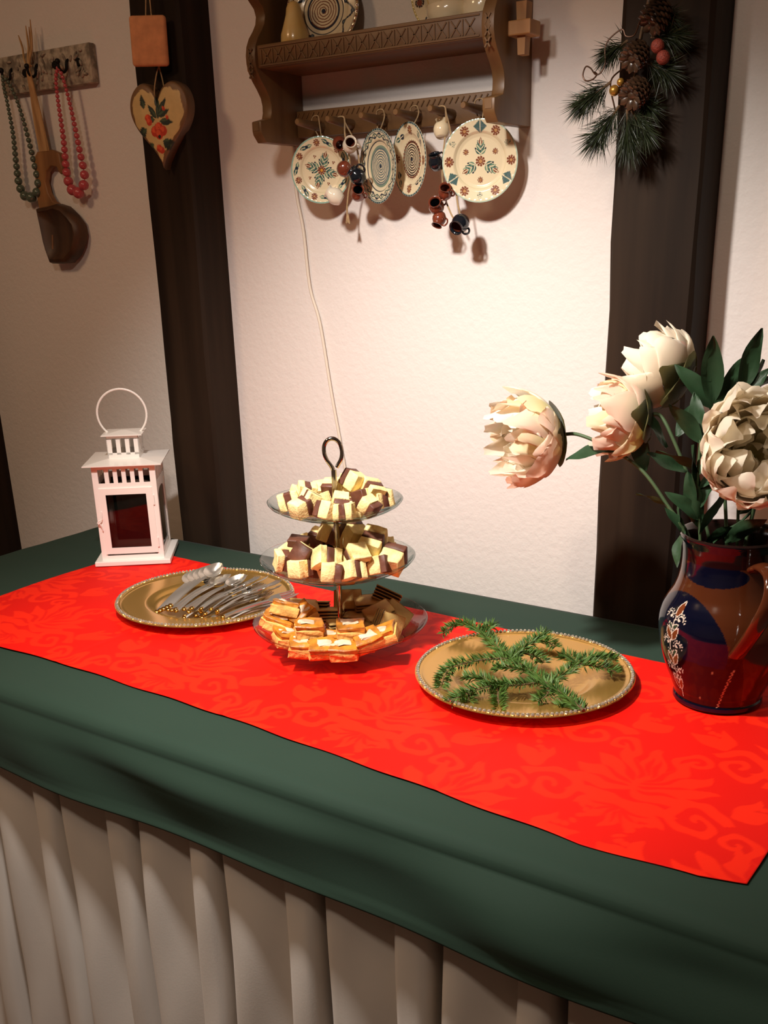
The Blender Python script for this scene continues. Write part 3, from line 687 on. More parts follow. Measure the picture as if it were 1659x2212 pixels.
# ------------------------------------------------------------------ lantern
def lantern():
    t = thing('lantern', 'white metal candle lantern with round wire handle by the dark post', 'lantern', V(-1.659, -0.233, RZ), math.radians(38.9))
    W = MT['white_metal']; P = 0.0
    Mesh().add(*rbox(.156, .156, .010, .0015)).build('base', W, t, loc=(0, 0, .005))
    h = .064; z0, z1 = .010, .208                   # body
    M = Mesh()
    for sx in (-1, 1):
        for sy in (-1, 1): M.add(*box(sx * (h - .006), sy * (h - .006), (z0 + z1) / 2, .012, .012, z1 - z0))
    for sy in (-1, 1): M.add(*box(0, sy * (h - .001), .1665, 2 * h - .024, .002, .012)); M.add(*box(0, sy * (h - .001), .2045, 2 * h - .024, .002, .007)); M.add(*box(0, sy * (h - .001), .0145, 2 * h - .024, .002, .009))
    for sx in (-1, 1): M.add(*box(sx * (h - .001), 0, .1665, .002, 2 * h - .024, .012)); M.add(*box(sx * (h - .001), 0, .2045, .002, 2 * h - .024, .007)); M.add(*box(sx * (h - .001), 0, .0145, .002, 2 * h - .024, .009))
    M.build('body_frame', W, t)
    for k in range(5):                              # slats of the upper grille, on four sides
        u = -h + .012 + (k + 1) * (2 * h - .024) / 6
        for q in range(4):
            a = q * math.pi / 2
            Mesh().add(*box(0, 0, 0, .0088, .0016, .030)).build('slat', W, t, loc=(u * math.cos(a) + (h - .001) * math.sin(a), u * math.sin(a) - (h - .001) * math.cos(a), .187), rot=(0, 0, a))
    # arched side and back panels with glass
    def arch(w, zb, zt, zs):
        p = []
        for k in range(13):
            a = math.pi - math.pi * k / 12; p.append((w * math.cos(a), zs + (zt - zs) * math.sin(a)))
        return [(-w, zb)] + p + [(w, zb)]
    inner = arch(.044, .030, .152, .138); outer_pts = [(-.053, .019), (-.053, .161), (.053, .161), (.053, .019)]
    for q, nm in ((1, 'side_panel'), (2, 'back_panel'), (3, 'side_panel')):
        a = q * math.pi / 2; M = Mesh()
        loop_o = [(-.053, .019)] + [(-.053 + .106 * k / 12, .161) for k in range(13)] + [(.053, .019)]
        v = []; f = []
        for (xo, zo), (xi, zi) in zip(loop_o, inner): v += [(xo, -h + .001, zo), (xi, -h + .001, zi), (xo, -h + .0025, zo), (xi, -h + .0025, zi)]
        n = len(inner)
        for k in range(n):
            j = (k + 1) % n; f += [(4 * k, 4 * j, 4 * j + 1, 4 * k + 1), (4 * k + 2, 4 * k + 3, 4 * j + 3, 4 * j + 2), (4 * k + 1, 4 * j + 1, 4 * j + 3, 4 * k + 3)]
        p = M.add(v, f).build(nm, W, t, rot=(0, 0, a))
        Mesh().add(*box(0, -h + .0035, .09, .10, .0012, .14)).build('glass_pane', MT['pane'], p)
    # front door: frame, pane, latch, hinges
    d = Mesh()
    for (cx, cz, sx, sz) in ((-.0475, .0925, .013, .139), (.0475, .0925, .013, .139), (0, .1555, .082, .013), (0, .0295, .082, .013)): d.add(*box(cx, -h - .0015, cz, sx, .003, sz))
    door = d.build('door', W, t)
    Mesh().add(*box(0, -h - .0004, .0925, .084, .0012, .115)).build('glass_pane', MT['pane'], door)
    Mesh().add(*tube([(-.0535, -h - .004, .115), (-.0535, -h - .006, .103), (-.0535, -h - .006, .098), (-.061, -h - .010, .096), (-.0635, -h - .010, .093), (-.058, -h - .008, .090), (-.0555, -h - .006, .082), (-.0545, -h - .004, .074)], .0013, 6)).build('latch', W, door, smooth=60)
    for z in (.135, .045): Mesh().add(*tube([(.0552, -h - .002, z - .010), (.0552, -h - .002, z + .010)], .0018, 8)).build('hinge', W, door, smooth=60)
    # roof: low pyramid
    def hip(hw, z, rise, th, top):
        v = [(-hw, -hw, z), (hw, -hw, z), (hw, hw, z), (-hw, hw, z), (-hw, -hw, z + th), (hw, -hw, z + th), (hw, hw, z + th), (-hw, hw, z + th),
             (-top, -top, z + th + rise), (top, -top, z + th + rise), (top, top, z + th + rise), (-top, top, z + th + rise)]
        return v, [(3, 2, 1, 0), (0, 1, 5, 4), (1, 2, 6, 5), (2, 3, 7, 6), (3, 0, 4, 7), (4, 5, 9, 8), (5, 6, 10, 9), (6, 7, 11, 10), (7, 4, 8, 11), (8, 9, 10, 11)]
    Mesh().add(*hip(.079, .2095, .006, .002, .034)).build('roof', W, t)
    hc = .0325; M = Mesh(); zb, zt = .2165, .264
    for q in range(4):
        a = q * math.pi / 2; R = Matrix.Rotation(a, 4, 'Z')
        M.add(*box(0, -hc + .0008, zb + .006, 2 * hc, .0016, .012), R); M.add(*box(0, -hc + .0008, zt - .003, 2 * hc, .0016, .006), R)
        for u, w in ((-.0275, .010), (-.0092, .0085), (.0092, .0085), (.0275, .010)): M.add(*box(u, -hc + .0008, (zb + zt) / 2, w, .0016, zt - zb - .016), R)
    M.build('chimney', W, t)
    Mesh().add(*hip(.041, .264, .005, .0018, .006)).build('chimney_roof', W, t)
    a = math.radians(-5)
    pts = [(.050 * math.sin(b), 0, .303 + .050 * -math.cos(b)) for b in [math.radians(40 + 280 * k / 40) for k in range(41)]]
    Mesh().add(*tube(pts, .0023, 10)).build('wire_handle', W, t, smooth=60, loc=(0, 0, 0))
lantern()

# ------------------------------------------------------------------ ceramic jug
MT['glaze'] = mat('painted_glaze', (60, 30, 20), 0.12, paint=True, coat=0.3, spec=0.4)
MT['glaze_brown'] = mat('brown_glaze', (78, 37, 18), 0.10, coat=0.6, var=0.2, vscale=14)
VX, VY = -0.37, -0.325
def jug():
    ang0 = math.atan2(-1.6957 - VY, 0 - VX)          # towards the camera
    t = thing('ceramic_jug', 'glazed brown and blue ceramic jug with painted flowers holding the peonies', 'jug', V(VX, VY, RZ))
    prof = [(.0595, .0), (.0625, .003), (.0620, .008), (.0605, .011), (.064, .022), (.0735, .044), (.083, .070), (.0880, .092), (.0903, .112), (.0895, .126), (.0860, .140), (.0795, .153), (.0725, .165), (.0680, .178), (.0655, .192), (.0648, .206), (.0652, .220), (.0670, .232), (.0695, .240), (.0700, .243)]
    ss = np.linspace(0, len(prof) - 1, 230); pr = np.array(prof); rr = np.interp(ss, range(len(pr)), pr[:, 0]); zz = np.interp(ss, range(len(pr)), pr[:, 1])
    k = np.ones(9) / 9
    rs = np.convolve(np.pad(rr, 4, mode='edge'), k, 'valid'); m = zz > .012; rr = np.where(m, rs, rr)
    nt = 420; th = np.linspace(0, 2 * math.pi, nt, endpoint=False); TH, Rg = np.meshgrid(th, rr); _, Zg = np.meshgrid(th, zz)
    P = np.stack([Rg * np.cos(TH), Rg * np.sin(TH), Zg], -1)
    # painting: a = angle from the camera direction, positive to the right in the picture
    a = np.degrees((TH - ang0 + math.pi) % (2 * math.pi) - math.pi); z = Zg * 1000; ax = a * 1.55       # mm along the surface
    brown = np.array(lin((74, 36, 17))); blue = np.array(lin((6, 9, 28))); mar = np.array(lin((22, 5, 7))); wh = np.array(lin((226, 214, 196)))
    C = np.tile(brown, (len(rr), nt, 1))
    def put(mask, col): 
        nonlocal C; C = np.where(mask[..., None], np.array(col), C)
    put((z < 96) & (a > -100) & (a < 34 - (z / 96) * 16), mar)
    put((z < 96) & (a < -100), mar); put((z < 80) & (a > 60), blue)
    dome = ((a + 48) / 54) ** 2 + ((z - 96) / 74) ** 2 < 1
    put(dome & (z > 84 - 0.12 * (a + 50)), blue)
    put(((a - 100) / 52) ** 2 + ((z - 90) / 70) ** 2 < 1, blue)
    put(((a + 20) / 44) ** 2 + ((z - 200) / 16) ** 2 < 1, blue); put((z > 212), np.array(lin((30, 9, 10)))); put((z > 231), np.array(lin((9, 10, 18))))
    put(z < 10, blue)
    green = lin((30, 58, 44)); lf = lin((110, 54, 26))
    cx0 = -48 * 1.55
    stemx = cx0 + 3 * np.sin(z * .05)
    put((np.abs(ax - stemx) < .7) & (z > 14) & (z < 150), wh)
    def leaf(cx, cz, ang, L, w, col):
        c, s = math.cos(ang), math.sin(ang); u = (ax - cx) * c + (z - cz) * s; v = -(ax - cx) * s + (z - cz) * c
        tt = np.clip(u / L, 0, 1); hw = w * np.sin(np.pi * tt ** .8); ins = (u > 0) & (u < L)
        put(ins & (np.abs(v) < hw), wh); put(ins & (np.abs(v) < hw - 1.1) & (u > 1) & (u < L - 1.2), col)
    def scroll(cx, cz, r, sgn):
        dx, dz = (ax - cx) * sgn, z - cz; q = np.hypot(dx, dz); put((np.abs(q - r) < .7) & (dz > -r * .3), wh)
        for j in range(8):
            b = math.radians(-20 + 30 * j); put(np.hypot(dx - (r + 3) * math.cos(b), dz - (r + 3) * math.sin(b)) < 1.0, wh)
        put(np.hypot(dx + r * .5, dz + r * .2) < 1.8, wh)
    for zc in (26, 66, 104):
        leaf(cx0, zc, math.radians(62), 24, 5.2, lf); leaf(cx0, zc, math.radians(122), 24, 5.2, lf)
        leaf(cx0, zc + 17, math.radians(40), 14, 3.6, green); leaf(cx0, zc + 17, math.radians(140), 13, 3.4, green)
        scroll(cx0 + 12, zc + 32, 5, 1); scroll(cx0 - 11, zc + 34, 5, -1)
    leaf(cx0 + 1, 138, math.radians(70), 25, 6, lf)
    put((np.abs(a - (2 + (z - 10) * .16 + 1.0 * np.sin(z * 1.1))) < .8) & (z > 10) & (z < 78), lin((196, 150, 120)))
    for (qa, qz) in ((-20, 22), (-6, 70)): put((np.abs((a - qa) * 1.5) + np.abs(z - qz) * .6 < 2), lin((160, 110, 80)))
    v, f = gridmesh(P, True); me = npmesh('body', v, f, C.reshape(-1, 3)); link('body', me, MT['glaze'], t)
    MT['glaze_dark'] = mat('dark_glaze', (36, 20, 18), 0.12, coat=0.5)
    Mesh().add(*lathe([(.0700, .243), (.0695, .246), (.0665, .2455), (.0630, .238), (.0605, .220), (.0605, .195), (.069, .165), (.083, .12), (.07, .05), (.055, .008), (0, .008)], 64)).build('inside', MT['glaze_dark'], t, smooth=60)
    Mesh().add(*lathe([(.0595, 0), (0, 0)], 64)).build('underside', MT['glaze_dark'], t)
    # handle leaves the neck, swings out towards the viewer's right and returns to the belly
    ha = ang0 + math.radians(32); hb = ang0 + math.radians(14)
    def hp(r, z, k): 
        b = ha * (1 - k) + hb * k; return (r * math.cos(b), r * math.sin(b), z)
    pts = spline([hp(.064, .212, 0), hp(.082, .220, .05), hp(.108, .216, .15), hp(.122, .196, .3), hp(.122, .170, .5), hp(.112, .142, .7), hp(.098, .116, .9), hp(.086, .100, 1)], 8)
    M = Mesh(); n = len(pts)
    side = Vector((-math.sin(ha), math.cos(ha), 0)); v = []; f = []; m = 12
    for i, p in enumerate(pts):
        d = (pts[min(i + 1, n - 1)] - pts[max(0, i - 1)]).normalized(); nn = d.cross(side).normalized()
        w = .0135 if i > 4 else .015
        for q in range(m):
            b = 2 * math.pi * q / m; v.append(tuple(p + side * w * math.cos(b) + nn * .0062 * math.sin(b)))
    for i in range(n - 1):
        for q in range(m): f.append((i * m + q, i * m + (q + 1) % m, (i + 1) * m + (q + 1) % m, (i + 1) * m + q))
    M.add(v, f).build('handle', MT['glaze_brown'], t, smooth=80)
jug()

# ------------------------------------------------------------------ peonies
MT['petal'] = mat('silk_petal', (240, 220, 196), 0.7, paint=True, sheen=0.2, spec=0.25)
def translucent(m, f):
    nt = m.node_tree; N = nt.nodes; L = nt.links; b = N['Principled BSDF']; tr = N.new('ShaderNodeBsdfTranslucent'); mx = N.new('ShaderNodeMixShader'); mx.inputs[0].default_value = f
    src = b.inputs['Base Color']
    if src.is_linked: L.new(src.links[0].from_socket, tr.inputs['Color'])
    else: tr.inputs['Color'].default_value = src.default_value
    L.new(b.outputs[0], mx.inputs[1]); L.new(tr.outputs[0], mx.inputs[2]); L.new(mx.outputs[0], N['Material Output'].inputs['Surface'])
translucent(MT['petal'], 0.42)
MT['leaf'] = mat('silk_leaf', (40, 66, 40), 0.5, var=0.25, vscale=18, spec=0.4)
MT['stem'] = mat('flower_stem', (66, 86, 52), 0.6, var=0.15, vscale=30)
MT['sepal'] = mat('sepal', (86, 92, 50), 0.6, var=0.2, vscale=30)
PC = {'sepal': [(52, 60, 30), (72, 84, 42), (104, 96, 54)], 'white': [(214, 206, 150), (250, 232, 204), (255, 244, 224)], 'cream': [(222, 216, 150), (252, 236, 204), (254, 244, 224)],
      'blush': [(226, 222, 140), (252, 234, 206), (251, 214, 192)], 'green': [(202, 206, 96), (242, 238, 164), (250, 222, 186)]}
def petal_mesh(rb, a1, B, flare, ruff, col, seed, a0=8):
    r = random.Random(seed); nu, nv = 11, 11; v = []; f = []; cs = []; pal = [np.array(lin(c)) for c in PC[col]]
    ph = r.uniform(0, 6); nph = r.uniform(0, 9); ph2 = r.uniform(0, 6)
    for j in range(nv):
        t = j / (nv - 1)
        for i in range(nu):
            s = (i / (nu - 1)) * 2 - 1
            tip = 1 - 0.34 * s * s - 0.05 * math.cos(s * 4.2 + ph) * (1 - s * s)
            aa = math.radians(a0 + (a1 - a0) * t * (1 + (tip - 1) * t))
            k2 = max(0, (t - .62) / .38)
            bw = math.radians(B) * (0.42 + 0.58 * math.sin(min(1, t * 1.4) * math.pi / 2)) * math.sqrt(max(0, 1 - .62 * k2 * k2))
            w = t * t
            edge = max(w, s * s * t) ** 1.5
            rad = rb * (1 + 0.03 * noise.noise(Vector((s * 1.5, t * 2, nph)))) + flare * rb * w * t
            rad += ruff * edge * (0.8 * math.sin(s * 4.6 + ph2) + 1.2 * noise.noise(Vector((s * 3.2, t * 2.6, nph + 5))))
            rad -= 0.07 * rb * (1 - t) * s * s
            b = s * min(1.35, bw * math.sin(math.radians(70)) / max(0.28, math.sin(aa))) * min(1, .35 + 2.2 * t)
            v.append((rad * math.sin(aa) * math.cos(b), rad * math.sin(aa) * math.sin(b), rad * (1 - math.cos(aa)) - flare * rb * w * .5))
            k = min(1, max(0, t * 1.1 + 0.12 * s * s)) + 0.12 * noise.noise(Vector((s * 2, t * 3, nph)))
            cs.append(pal[0] * (1 - k / .55) + pal[1] * (k / .55) if k < .55 else pal[1] * (1 - min(1, (k - .55) / .45)) + pal[2] * min(1, (k - .55) / .45))
    for j in range(nv - 1):
        for i in range(nu - 1): q = j * nu + i; f.append((q, q + 1, q + nu + 1, q + nu))
    M = Mesh(); M.add(v, f); M.c = [tuple(np.clip(c, 0, 1)) for c in cs]
    me = M.data('petal', 180); me.materials.append(MT['petal']); return me
LAYERS = [  # radius, end angle, half width, flare, ruffle, count
    (.012, 165, 60, 0, .001, 4), (.020, 160, 54, 0, .0015, 4), (.027, 154, 50, 0, .002, 5), (.033, 146, 46, .02, .003, 6), (.039, 138, 42, .03, .0035, 7), (.045, 130, 39, .05, .005, 8), (.050, 118, 37, .04, .005, 8), (.0545, 102, 36, .0, .0045, 9), (.058, 82, 33, -.05, .0035, 9), (.060, 60, 36, -.06, .0025, 8)]
PET = {}
for col in ('white', 'cream', 'blush', 'green'):
    PET[col] = [[petal_mesh(rb, a1, B, fl, rf, col, 7 * i + 3 * q + len(col)) for q in range(2)] for i, (rb, a1, B, fl, rf, n) in enumerate(LAYERS)]
def leaf_mesh(name, L, w, bend, fold, seed):
    nu, nv = 5, 10; v = []; f = []
    for j in range(nv):
        t = j / (nv - 1); hw = w * math.sin(math.pi * min(1, t * .96 + .03)) ** .75 * (1 - .25 * t)
        for i in range(nu):
            s = (i / (nu - 1)) * 2 - 1
            v.append((-bend * L * t * t + fold * hw * abs(s) + .002 * math.sin(t * 9 + s * 3 + seed), s * hw, L * t))
    for j in range(nv - 1):
        for i in range(nu - 1): q = j * nu + i; f.append((q, q + 1, q + nu + 1, q + nu))
    return Mesh().add(v, f).data(name, 180)
LEAF = [leaf_mesh('leaf', .075, .0150, .25, .30, 0), leaf_mesh('leaf', .062, .0125, .10, .45, 1), leaf_mesh('leaf', .085, .0165, -.2, .35, 2)]
SEP = [petal_mesh(.0640, 50, 26, .0, .002, 'sepal', 71, 3), petal_mesh(.0635, 38, 30, .10, .002, 'sepal', 72, 3)]
for m_ in LEAF: m_.materials.append(MT['leaf'])
def set_world(o, m): o.matrix_local = m
def peony(label, head, face, size, cols, stem, leaves, seed, skip=0):
    """head: base of the bloom; face: direction it opens; stem: control points from the jug to the head"""
    r = random.Random(seed); t = thing('peony', label, 'flower', V(VX, VY, .235), group='peonies in the jug'); o = Vector(V(VX, VY, .235))
    H = Vector(V(*head)) - o
    for i, (rb, a1, B, fl, rf, n) in enumerate(LAYERS):
        for k in range(n):
            col = cols[i] if not isinstance(cols[i], tuple) else r.choice(cols[i])
            p = link('petal', PET[col][i][r.randint(0, 1)], None, t)
            p.matrix_local = place(H, face, 2 * math.pi * (k + (i % 2) * .5) / n + r.uniform(-.16, .16), size * r.uniform(.95, 1.05)) @ Matrix.Rotation(r.uniform(-.10, .10), 4, 'Y')
    fd = Vector(face).normalized()
    for k in range(6):
        p = link('sepal', SEP[k % 2], None, t); p.matrix_local = place(H - fd * .003, face, 2 * math.pi * k / 6 + .3 + r.uniform(-.2, .2), size * r.uniform(.97, 1.06)) 
    pts = spline([Vector(V(*q)) - o for q in stem] + [H - fd * .012, H + fd * .004], 8)
    Mesh().add(*tube(pts, [.0026] * (len(pts) - 6) + [.0030] * 6, 8)).build('stem', MT['stem'], t, smooth=60)
    for (q, d, k, sc, sp) in leaves:
        p = link('leaf', LEAF[k], None, t); p.matrix_local = place(Vector(V(*q)) - o, d, sp, sc)
RT = Vector((.829, .559, 0)); FWD = Vector((-.521, .772, -.362)); UP = Vector((-.2025, .2997, .932))
def dirv(r, u, f): return tuple(RT * r + UP * u + FWD * f)     # right, up, away as the photographer saw them
peony('peach and cream peony hanging out to the left on a long bent stem', (-.632, -.33, .362), dirv(-1, -.16, -.22), 1.18, ['cream', 'cream', 'cream', 'cream', 'white', ('cream', 'white'), ('green', 'blush'), ('green', 'blush', 'cream'), ('green', 'blush'), ('green', 'blush')],
      [(-.385, -.33, .02), (-.42, -.33, .215), (-.463, -.33, .279), (-.507, -.33, .327), (-.564, -.33, .3546), (-.600, -.33, .3655)],
      [((-.545, -.33, .348), dirv(-1, -.12, -.2), 1, 1.15, 1.2), ((-.50, -.325, .322), dirv(-.25, .9, -.2), 0, 1.0, .4), ((-.46, -.33, .275), dirv(-.6, .4, .2), 1, .8, 2)], 21)
peony('peach and yellow peony seen from behind beside the dark post', (-.502, -.310, .396), dirv(-1, .05, .35), 1.0, ['cream', 'cream', 'cream', 'cream', 'white', 'cream', ('green', 'blush'), ('blush', 'green'), ('blush', 'green'), ('green', 'blush')],
      [(-.375, -.315, .02), (-.40, -.315, .215), (-.435, -.31, .30), (-.47, -.31, .37)],
      [((-.475, -.315, .355), dirv(-.5, .75, -.3), 0, 1.05, 1.0), ((-.445, -.31, .325), dirv(-1, .2, -.3), 2, .85, .8), ((-.465, -.305, .37), dirv(.5, .8, -.1), 1, 1.0, 2.2), ((-.44, -.31, .31), dirv(.6, .75, -.2), 0, .9, 1.6)], 22)
peony('ivory white peony at the top of the bouquet facing away', (-.470, -.275, .438), dirv(-.72, .55, .42), 1.02, ['white', 'white', 'white', 'white', 'white', 'white', 'white', ('white', 'cream'), ('white', 'cream'), ('white', 'blush')],
      [(-.365, -.30, .02), (-.385, -.295, .22), (-.405, -.285, .33), (-.43, -.28, .41)],
      [((-.425, -.29, .415), dirv(-.1, 1, -.3), 2, 1.05, .6), ((-.42, -.29, .405), dirv(.55, .85, -.1), 0, 1.15, 2.8), ((-.425, -.29, .41), dirv(-.7, .8, -.4), 0, 1.0, .2), ((-.415, -.29, .40), dirv(.85, .6, -.1), 2, 1.0, 2.2), ((-.41, -.29, .36), dirv(.7, .7, -.3), 1, 1.1, 1.0)], 23)
peony('large cream peony facing the viewer at the right edge', (-.345, -.365, .362), dirv(-.15, .0, -1), 1.34, ['cream', 'cream', 'cream', 'cream', 'cream', ('cream', 'white'), ('white', 'cream'), ('cream', 'white'), ('blush', 'white'), ('blush', 'cream')],
      [(-.36, -.335, .02), (-.352, -.332, .22), (-.342, -.335, .31)],
      [((-.345, -.33, .33), dirv(-.3, 1, .2), 2, 1.2, .8), ((-.345, -.33, .33), dirv(.5, 1, .2), 0, 1.2, 2.0), ((-.355, -.335, .30), dirv(-.9, .5, -.3), 2, .9, .7)], 24)
# leafy spray low in the bouquet
def spray(label, stem, leaves):
    t = thing('leafy_stem', label, 'foliage', V(VX, VY, .235), group='leafy stems in the jug'); o = Vector(V(VX, VY, .235))
    Mesh().add(*tube(spline([Vector(V(*q)) - o for q in stem], 8), .0022, 8)).build('stem', MT['stem'], t, smooth=60)
    for (q, d, k, sc, sp) in leaves:
        p = link('leaf', LEAF[k], None, t); p.matrix_local = place(Vector(V(*q)) - o, d, sp, sc)
spray('dark green leafy stem rising above the jug between the peonies', [(-.38, -.345, .02), (-.405, -.35, .23), (-.418, -.345, .31), (-.422, -.335, .38)],
      [((-.415, -.347, .29), dirv(-.35, .9, -.3), 2, .95, 1.2), ((-.41, -.35, .27), dirv(-.7, .6, -.4), 0, .8, .4), ((-.418, -.345, .31), dirv(.7, .6, -.4), 0, .95, 2.0), ((-.42, -.34, .345), dirv(.45, .9, -.1), 1, 1.2, 1.3),
       ((-.413, -.348, .285), dirv(.35, .8, -.5), 1, 1.1, 2.4), ((-.419, -.342, .33), dirv(-.8, .45, -.3), 1, 1.15, 1.8), ((-.42, -.338, .36), dirv(.75, .5, -.3), 2, .9, .5), ((-.408, -.35, .25), dirv(.55, .7, -.5), 2, .9, 1.1), ((-.421, -.337, .37), dirv(-.55, .8, -.1), 0, .9, 2.9),
       ((-.422, -.335, .375), dirv(-.2, 1, -.2), 1, 1.0, .3), ((-.41, -.35, .26), dirv(-.3, .9, -.5), 2, .9, 2.6)])
spray('leafy stem reaching up behind the white peony at the right', [(-.355, -.31, .02), (-.372, -.295, .24), (-.385, -.285, .36), (-.392, -.28, .43)],
      [((-.388, -.283, .40), dirv(.6, .8, .1), 2, 1.05, .4), ((-.391, -.28, .425), dirv(.85, .55, -.1), 0, 1.1, 1.5), ((-.392, -.28, .43), dirv(.25, 1, .0), 2, 1.0, 2.4), ((-.38, -.288, .34), dirv(.8, .6, -.1), 1, 1.2, .8), ((-.376, -.292, .29), dirv(-.5, .8, -.2), 0, .95, 1.9), ((-.374, -.294, .27), dirv(.7, .6, -.4), 0, .95, 2.6)])
spray('short leafy stem drooping over the jug rim at the left', [(-.39, -.335, .02), (-.425, -.345, .225), (-.437, -.35, .262)],
      [((-.43, -.347, .245), dirv(-.55, .8, -.2), 1, .75, .8), ((-.43, -.347, .25), dirv(-.45, -.7, -.4), 0, .75, 2.2), ((-.437, -.35, .262), dirv(.1, 1, -.2), 1, .8, .4), ((-.40, -.34, .235), dirv(.5, .4, -.7), 0, .9, 1.0), ((-.39, -.345, .238), dirv(.9, .5, -.5), 2, .8, 1.5), ((-.37, -.36, .245), dirv(.6, .5, -.6), 0, .9, .4)])
# ------------------------------------------------------------------ carved shelf with pegs
def shelf():
    xl0, xl1, xr0, xr1 = -1.350, -1.328, -0.876, -0.854
    t = thing('plate_shelf', 'carved brown wooden wall shelf with pegs and scalloped side panels', 'shelf', (-1.102, 0, T + .80))
    o = Vector((-1.102, 0, T + .80))
    front = [(-.123, .812), (-.125, .818), (-.125, .834), (-.097, .8405), (-.0935, .850), (-.093, .862), (-.0965, .874), (-.106, .887), (-.117, .899), (-.1255, .912), (-.1295, .925), (-.130, .938), (-.127, .952), (-.119, .966),
             (-.107, .979), (-.099, .990), (-.0960, 1.002), (-.100, 1.013), (-.112, 1.023), (-.125, 1.034), (-.130, 1.048), (-.130, 1.10), (-.126, 1.118), (-.110, 1.136), (-.100, 1.150), (-.104, 1.166), (-.125, 1.184), (-.130, 1.20), (-.126, 1.225), (-.09, 1.262), (-.04, 1.29), (0, 1.295)]
    poly = [(0, .800), (-.112, .800)] + front
    for x0, x1, nm in ((xl0, xl1, 'side_panel'), (xr0, xr1, 'side_panel')):
        # polygon lies in YZ: build in XZ then turn
        v, f = prism([(y, z) for y, z in poly], x1 - x0, .0018, 2)
        M = Mesh(); M.add([(x0 - b, a, c) for a, b, c in v], [tuple(reversed(q)) for q in f], Matrix.Translation(-Vector((o.x, 0, .80))))
        p = M.build(nm, MT['pine'], t, smooth=35)
        C = Mesh(); cx = (x0 + x1) / 2 - o.x                       # chip carving on the front edge
        for zc in (.909, .925, .941):
            for s in (-1, 1): C.add(*box(0, 0, 0, .0025, .003, .016), Matrix.Translation((cx, -.1290, zc - .80)) @ Matrix.Rotation(s * .6, 4, 'Y'))
        tag(C.build('edge_carving', MT['pine'], p), kind='stuff')
        Mesh().add(*box(cx, -.1248, .826 - .80, .012, .002, .014)).build('foot_carving', MT['pine'], p)
    def board(name, z0, z1, y0, y1, mt=MT['pine_h']):
        return Mesh().add(*rbox(xr0 - xl1, y1 - y0, z1 - z0, .002)).build(name, mt, t, loc=((xl1 + xr0) / 2 - o.x, (y0 + y1) / 2, (z0 + z1) / 2 - .80), smooth=40)
    board('shelf_board', .917, .935, -.108, -.001)
    fa = board('front_rail', .917, .953, -.124, -.109)
    C = Mesh(); n = 17; w = (xr0 - xl1 - .02) / n
    for k in range(n):
        cx = -(xr0 - xl1) / 2 + .01 + (k + .5) * w
        for s in (-1, 1): C.add(*box(0, 0, 0, .0022, .0028, .027), Matrix.Translation((cx, -.0077, -.001)) @ Matrix.Rotation(s * .68, 4, 'Y'))
        C.add(*box(cx - w / 2, -.0077, -.001, .002, .0028, .022))
    for z in (.0135, -.0145): C.add(*box(0, -.0077, z, xr0 - xl1 - .012, .0026, .0022))
    tag(C.build('chip_carving', MT['pine_h'], fa), kind='stuff')
    pr = board('peg_rail', .812, .857, -.022, -.001)
    C = Mesh()
    for k in range(40):
        cx = -.222 + k * .0114; C.add(*box(0, 0, 0, .0018, .0024, .011), Matrix.Translation((cx, -.0112, .014)) @ Matrix.Rotation(.6, 4, 'Y'))
    tag(C.build('chip_carving', MT['pine_h'], pr), kind='stuff')
    pg = Mesh().add(*tube([(0, .003, 0), (0, -.03, .001), (0, -.062, .003), (0, -.072, .004), (0, -.075, .004)], [.0085, .0075, .0058, .0058, .0045], 12)).data('peg', 50); pg.materials.append(MT['pine'])
    for x in (-1.270, -1.202, -1.130, -1.059, -.991, -.928): link('peg', pg, None, t, loc=(x - o.x, -.020, .827 - .80))
    board('upper_back_rail', 1.035, 1.065, -.020, -.001); board('upper_shelf_board', 1.135, 1.153, -.105, -.001); board('upper_front_rail', 1.135, 1.168, -.122, -.106)
    for sgn, x0 in ((1, xr1), (-1, xl0)):                      # through tenon with its wedge
        Mesh().add(*rbox(.040, .036, .021, .002)).build('tenon', MT['pale_wood'], t, loc=(x0 + sgn * .018 - o.x, -.066, .9315 - .80))
        Mesh().add([(-.006, -.008, -.036), (.006, -.008, -.036), (.006, .008, -.036), (-.006, .008, -.036), (-.009, -.010, .036), (.009, -.010, .036), (.009, .010, .036), (-.009, .010, .036)], box(0, 0, 0, 1, 1, 1)[1] and [(3, 2, 1, 0), (4, 5, 6, 7), (0, 1, 5, 4), (1, 2, 6, 5), (2, 3, 7, 6), (3, 0, 4, 7)]).build('wedge', MT['pale_wood'], t, loc=(x0 + sgn * .018 - o.x, -.066, .9315 - .80))
shelf()

